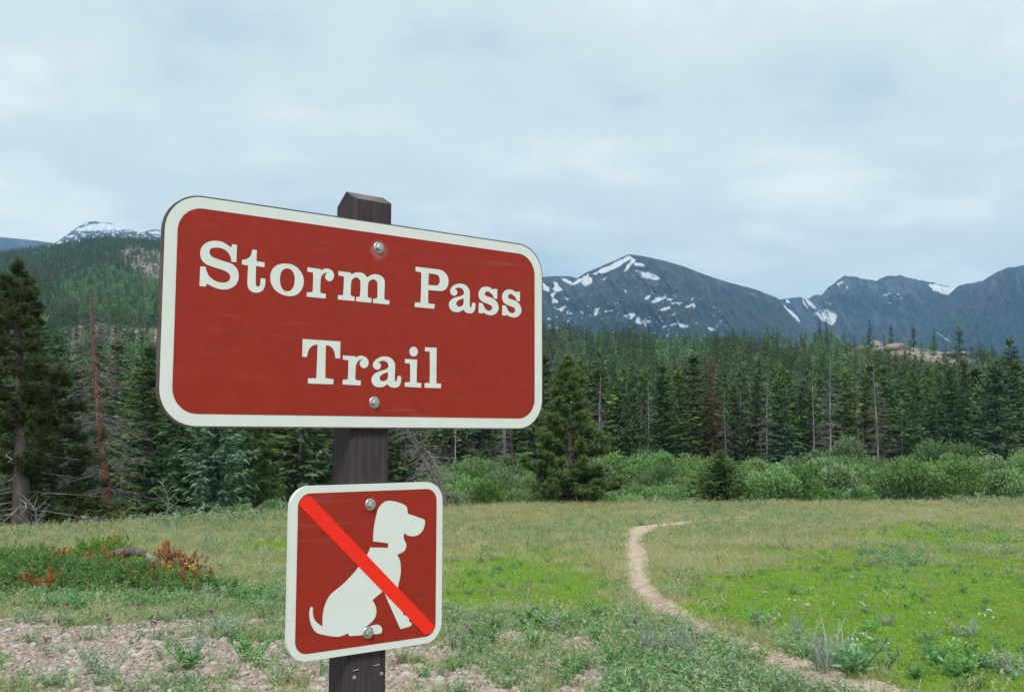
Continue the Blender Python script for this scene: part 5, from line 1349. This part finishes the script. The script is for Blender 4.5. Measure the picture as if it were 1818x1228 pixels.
plant(1462, 1184, BUNCH[1], .95, 'smaller silvery bunch leaning from the left side of the large bunch beside the trail')
plant(1515, 1196, FORP[0], 1.3, 'dark leafy herb at the right foot of the large silvery bunch')
plant(1410, 1140, SPIKE[0], .9, 'pale spiky herb above the trail left of the large silvery bunch')
plant(1715, 1130, SILV[0], .8, 'pale silvery herb in the green grass at the right')
plant(1575, 1110, SILV[1], .6, 'small silvery herb in the middle of the green grass')
for x_ in (1178, 1200, 1226, 1150): plant(x_, 1172 + 12 * rng.random(), SPIKE[int(rng.integers(2))], .9 + .3 * rng.random(), 'tall pale flower spike in the herbs left of the trail bottom', 'pale spikes left of the trail')
plant(340, 1172, SILV[2], 1.0, 'grey sage clump on the stones left of the small board')
plant(180, 1200, SILV[0], 1.0, 'pale blue-grey sage clump at the bottom left')
plant(400, 1130, SILV[1], .9, 'spreading grey sage left of the small board')
for px_ in list(30 + 480 * rng.random(11)) : plant(px_, 1092 + 118 * rng.random(), (SAGP + FORP)[int(rng.integers(6))], .5 + .5 * rng.random(), 'low grey-green herb on the stony ground left of the post', 'herbs on the stones left of the post')
for px_ in list(790 + 560 * rng.random(28)) :
    py_ = 1105 + 105 * rng.random()
    if poly_soft(PATH, px_, py_) > -16 : continue
    plant(px_, py_, (SAGP + FORP + FORP)[int(rng.integers(9))], .5 + .5 * rng.random(), 'leafy blue-green herb between the post and the trail', 'herbs between post and trail')
for px_ in list(30 + 480 * rng.random(30)) : plant(px_, 1056 + 30 * rng.random(), (SAGP + FORP)[int(rng.integers(6))], .6 + .5 * rng.random(), 'blue-green herb in the band below the juniper', 'herbs below the juniper')
for px_ in list(1560 + 250 * rng.random(9)) : plant(px_, 1180 + 30 * rng.random(), (FORP + SILV)[int(rng.integers(6))], .5 + .5 * rng.random(), 'leafy herb at the bottom right of the green grass', 'herbs at the bottom right')
# flowers
def flower_proto(col, h, nfl, pet, stems=3):
    st = herb(stems, h, 6, .04, .25, .03, .2); fl = MB()
    for q in range(nfl):
        c = np.array([.05 * rng.normal(), .05 * rng.normal(), h * (.75 + .35 * rnd())]); k = 9
        fl.blades(np.repeat(c[None], k, 0), rng.normal(size=(k, 3)) + [0, 0, .3], pet, pet * .8, None, 0, rnd(k))
    return st.mesh('leaves', M_FORB), fl.mesh('petals', col)
PURP = [flower_proto(M_PURPLE, .14, 5, .020) for _ in range(2)]
YELL = [flower_proto(M_YELLOW, .30, 9, .026, 4)]
WHIT = [flower_proto(M_WPETAL, .10, 3, .016, 2)]
def flower(px_, py_, pr, s_, label, group, name='wildflower'):
    p_ = hit(px_, py_)[0]; t_ = thing(name, tuple(p_), label, 'flower', group, 6.28 * rng.random(), s_)
    link('leaves', pr[0], t_); link('petals', pr[1], t_)
for px_, py_, lab in ((45, 1032, 'yellow flower head in the juniper at the far left'), (309, 1042, 'yellow flower head below the red dead juniper'), (340, 1034, 'yellow flower head at the right end of the red dead juniper')): flower(px_, py_ + 5, YELL[0], 1.15, lab, None)
for px_, py_ in ((107, 1092), (105, 1126), (60, 1100), (190, 1118), (235, 1090), (250, 1092), (380, 1112), (75, 1158), (270, 1135), (955, 1108), (940, 1110), (815, 1140), (1130, 1130), (1230, 1150), (1240, 1158), (1195, 1178), (700, 1195), (1088, 985), (1040, 978), (1180, 960), (1360, 1118), (1345, 1126)):
    flower(px_ + 3, py_, PURP[int(rng.integers(2))], .8 + .4 * rng.random(), 'small magenta flower cluster among the meadow herbs', 'magenta wildflowers')
for q in range(22):
    flower(1230 + 560 * rng.random(), 1010 + 170 * rng.random(), WHIT[0], .8 + .4 * rng.random(), 'tiny white flower in the bright green grass at the right', 'white wildflowers')

# ---- juniper mat with the dead log
def poly_points(poly, n):
    P = np.array(poly, float); lo, hi = P.min(0), P.max(0); out = []
    while len(out) < n:
        a = lo + (hi - lo) * rng.random((n * 3, 2)); a = a[poly_soft(poly, a[:, 0], a[:, 1]) > 0]; out += list(a)
    return np.array(out[:n])
def sprigs(mb, P, hgt, L, nbl, axis_up=.7, blade=.06, wid=.014, lean=None):
    """bushy shoots: a short axis feathered with scale-leaf sprays"""
    n_ = len(P); ax_ = unit(np.stack([rng.normal(size=n_), rng.normal(size=n_), axis_up + .5 * rnd(n_)], -1) + (0 if lean is None else np.array(lean)))
    base = P + np.stack([0 * hgt, 0 * hgt, hgt], -1); ln = L * (.6 + .8 * rnd(n_))
    s = rnd(n_, nbl); B = base[:, None] + ax_[:, None] * (s * ln[:, None])[..., None]
    D = ax_[:, None] * .8 + .75 * rng.normal(size=(n_, nbl, 3)); val = np.clip(.15 + .5 * s + .4 * (rnd(n_, 1) - .5) + .2 * rnd(n_, nbl), 0, 1)
    mb.blades(B.reshape(-1, 3), D.reshape(-1, 3), blade * (.6 + .8 * rnd(n_ * nbl)), wid, None, 0, val.ravel())
def juniper(poly, n_, hmax, label, rust=(), seed=0, L=.20):
    a = poly_points(poly, n_); P = hit(a[:, 0], a[:, 1]); c = P.mean(0)
    t_ = thing('juniper_shrub', tuple(c), label, 'shrub')
    e_ = np.clip(poly_soft(poly, a[:, 0], a[:, 1]) / 10, .15, 1)
    hh = hmax * e_ * (.35 + .9 * fbm(P[:, 0] * 1.6 + seed, P[:, 1] * 1.2, 3)) * rng.random(n_) ** .35
    mb = MB(); sprigs(mb, P - c, hh * .8, L, 30)
    w = MB()
    for q in range(0, n_, 7): w.tube([P[q] - c + [0, 0, -.05], P[q] - c + [.05, 0, hh[q] * .5], P[q] - c + [.1 * rng.normal(), .1 * rng.normal(), hh[q] * .85]], [.012, .009, .005], 4, 0, None, False)
    link('stems', w.mesh('stems', M_DARKWOOD), t_); link('foliage', mb.mesh('foliage', M_JUNIPER), t_)
    if rust:
        r_ = MB()
        for px_, py_, k, hh_ in rust:
            p = hit([px_], [py_])[0] - c; Q = p + np.stack([.10 * rng.normal(size=k), .12 * rng.normal(size=k), 0 * np.zeros(k)], -1)
            sprigs(r_, Q, hh_ * (.25 + .5 * rnd(k)) + .08, .17, 60, .8, .06, .016, (-.5, 0, .3))
        link('rust_sprays', r_.mesh('rust_sprays', [M_RUST2]), t_)['label'] = 'rust-brown dead sprays'
    return t_
juniper(J1, 1300, .48, 'long low green juniper mat with rust-brown dead sprays at the left', [(105, 1018, 9, .4), (112, 1024, 6, .3), (135, 1020, 6, .3), (190, 1030, 10, .45), (165, 1034, 6, .3), (65, 1012, 6, .4), (225, 1046, 6, .25), (270, 1050, 7, .2), (340, 1056, 6, .15), (55, 1056, 5, .15), (80, 1058, 5, .15), (240, 1030, 5, .3)], 1)
juniper([(128, 1004), (135, 992), (160, 985), (215, 986), (240, 998), (225, 1012), (170, 1014)], 300, .62, 'taller dark green juniper clump behind the mat beside the dead log', [(213, 992, 5, .5)], 5, .22)
# red dead juniper
c = hit(310, 1022)[0]; t = thing('dead_juniper', tuple(c), 'bright rust-red dead juniper standing at the right end of the log', 'shrub')
mb = MB(); w = MB()
for dx, hh_, k in ((-.40, .22, 8), (-.22, .48, 16), (-.12, .55, 18), (0, .42, 12), (.14, .28, 9), (.33, .40, 9), (-.55, .20, 6), (.05, .2, 8), (.22, .18, 7)):
    Q = np.stack([dx + .06 * rng.normal(size=k), .15 * rng.normal(size=k), 0 * np.zeros(k)], -1); sprigs(mb, Q, hh_ * rnd(k), .14, 44, 1.0, .06, .016)
    for q in range(3): w.tube([[dx * .5, 0, -.05], [dx * .8, .05, hh_ * .5], [dx + .05 * rng.normal(), .05 * rng.normal(), hh_]], [.012, .008, .004], 4, 0, None, False)
for q in range(22):
    a = rnd() * 6.28; w.tube([[.25, 0, .02], [.25 + .25 * math.cos(a), .2 * math.sin(a), .12], [.25 + .5 * math.cos(a) * rnd(), .4 * math.sin(a), .10 + .2 * rnd()]], [.008, .006, .002], 3, 0, None, False)
link('twigs', w.mesh('twigs', M_DARKWOOD), t); link('dead_sprays', mb.mesh('dead_sprays', M_RED), t)
# the log
Yl = float(hit(250, 1016)[0][1]); g_ = lambda px_, z_: np.array([float(xat(px_, Yl)), Yl - .25, float(height(float(xat(px_, Yl)), Yl)) + z_])
t = thing('fallen_log', tuple(g_(245, 0)), 'weathered dark log with bare curved boughs lying on the juniper', 'log'); o0 = g_(245, 0)
mb = MB(); mb.tube(np.array([g_(178, .22), g_(205, .34), g_(232, .42), g_(250, .43), g_(268, .37)]) - o0, [.05, .075, .09, .085, .06], 8); link('log', mb.mesh('log', M_DARKWOOD, True), t)
mb = MB(); mb.tube(np.array([g_(262, .39), g_(275, .31), g_(284, .20), g_(296, .05)]) - o0, [.06, .052, .046, .03], 8); o_ = link('pale_end', mb.mesh('pale_end', M_GREYWOOD, True), t); o_['label'] = 'bark-stripped pale end of the log'
for pts_ in ([(205, .16), (212, .30), (225, .42), (234, .46)], [(230, .24), (231, .45), (232, .62), (232, .80)], [(200, .15), (192, .28), (182, .36), (172, .38)], [(215, .2), (208, .36), (214, .46), (228, .48)], [(185, .12), (178, .22), (165, .26)], [(240, .24), (246, .34), (258, .40)], [(190, .12), (200, .26), (203, .40)]):
    mb = MB(); mb.tube(np.array([g_(a, b_) + [0, .1 * rng.normal(), 0] for a, b_ in pts_]) - o0, np.linspace(.022, .006, len(pts_)), 5, 0, None, False); link('bough', mb.mesh('bough', M_GREYWOOD), t)
mb = MB()
for q in range(46):
    a_ = 172 + 75 * rnd(); p0 = g_(a_, .12 + .1 * rnd()) - o0; d = unit(rng.normal(size=3) * [1, .6, .8] + [0, 0, .5]); mb.tube([p0, p0 + d * .14, p0 + d * .28 + .05 * rng.normal(size=3)], [.006, .004, .002], 3, 0, None, False)
link('twigs', mb.mesh('twigs', M_DARKWOOD), t)
p_ = hit(106, 1075)[0]; mb = MB(); mb.tube([[0, 0, -.01], [.02, 0, .04], [.02, 0, .09], [-.01, 0, .13]], [.006, .006, .005, .003], 5); tag(link('bleached_stick', mb.mesh('bleached_stick', M_GREYWOOD, True), None, tuple(p_)), 'small curved bleached stick below the juniper mat', 'stick')
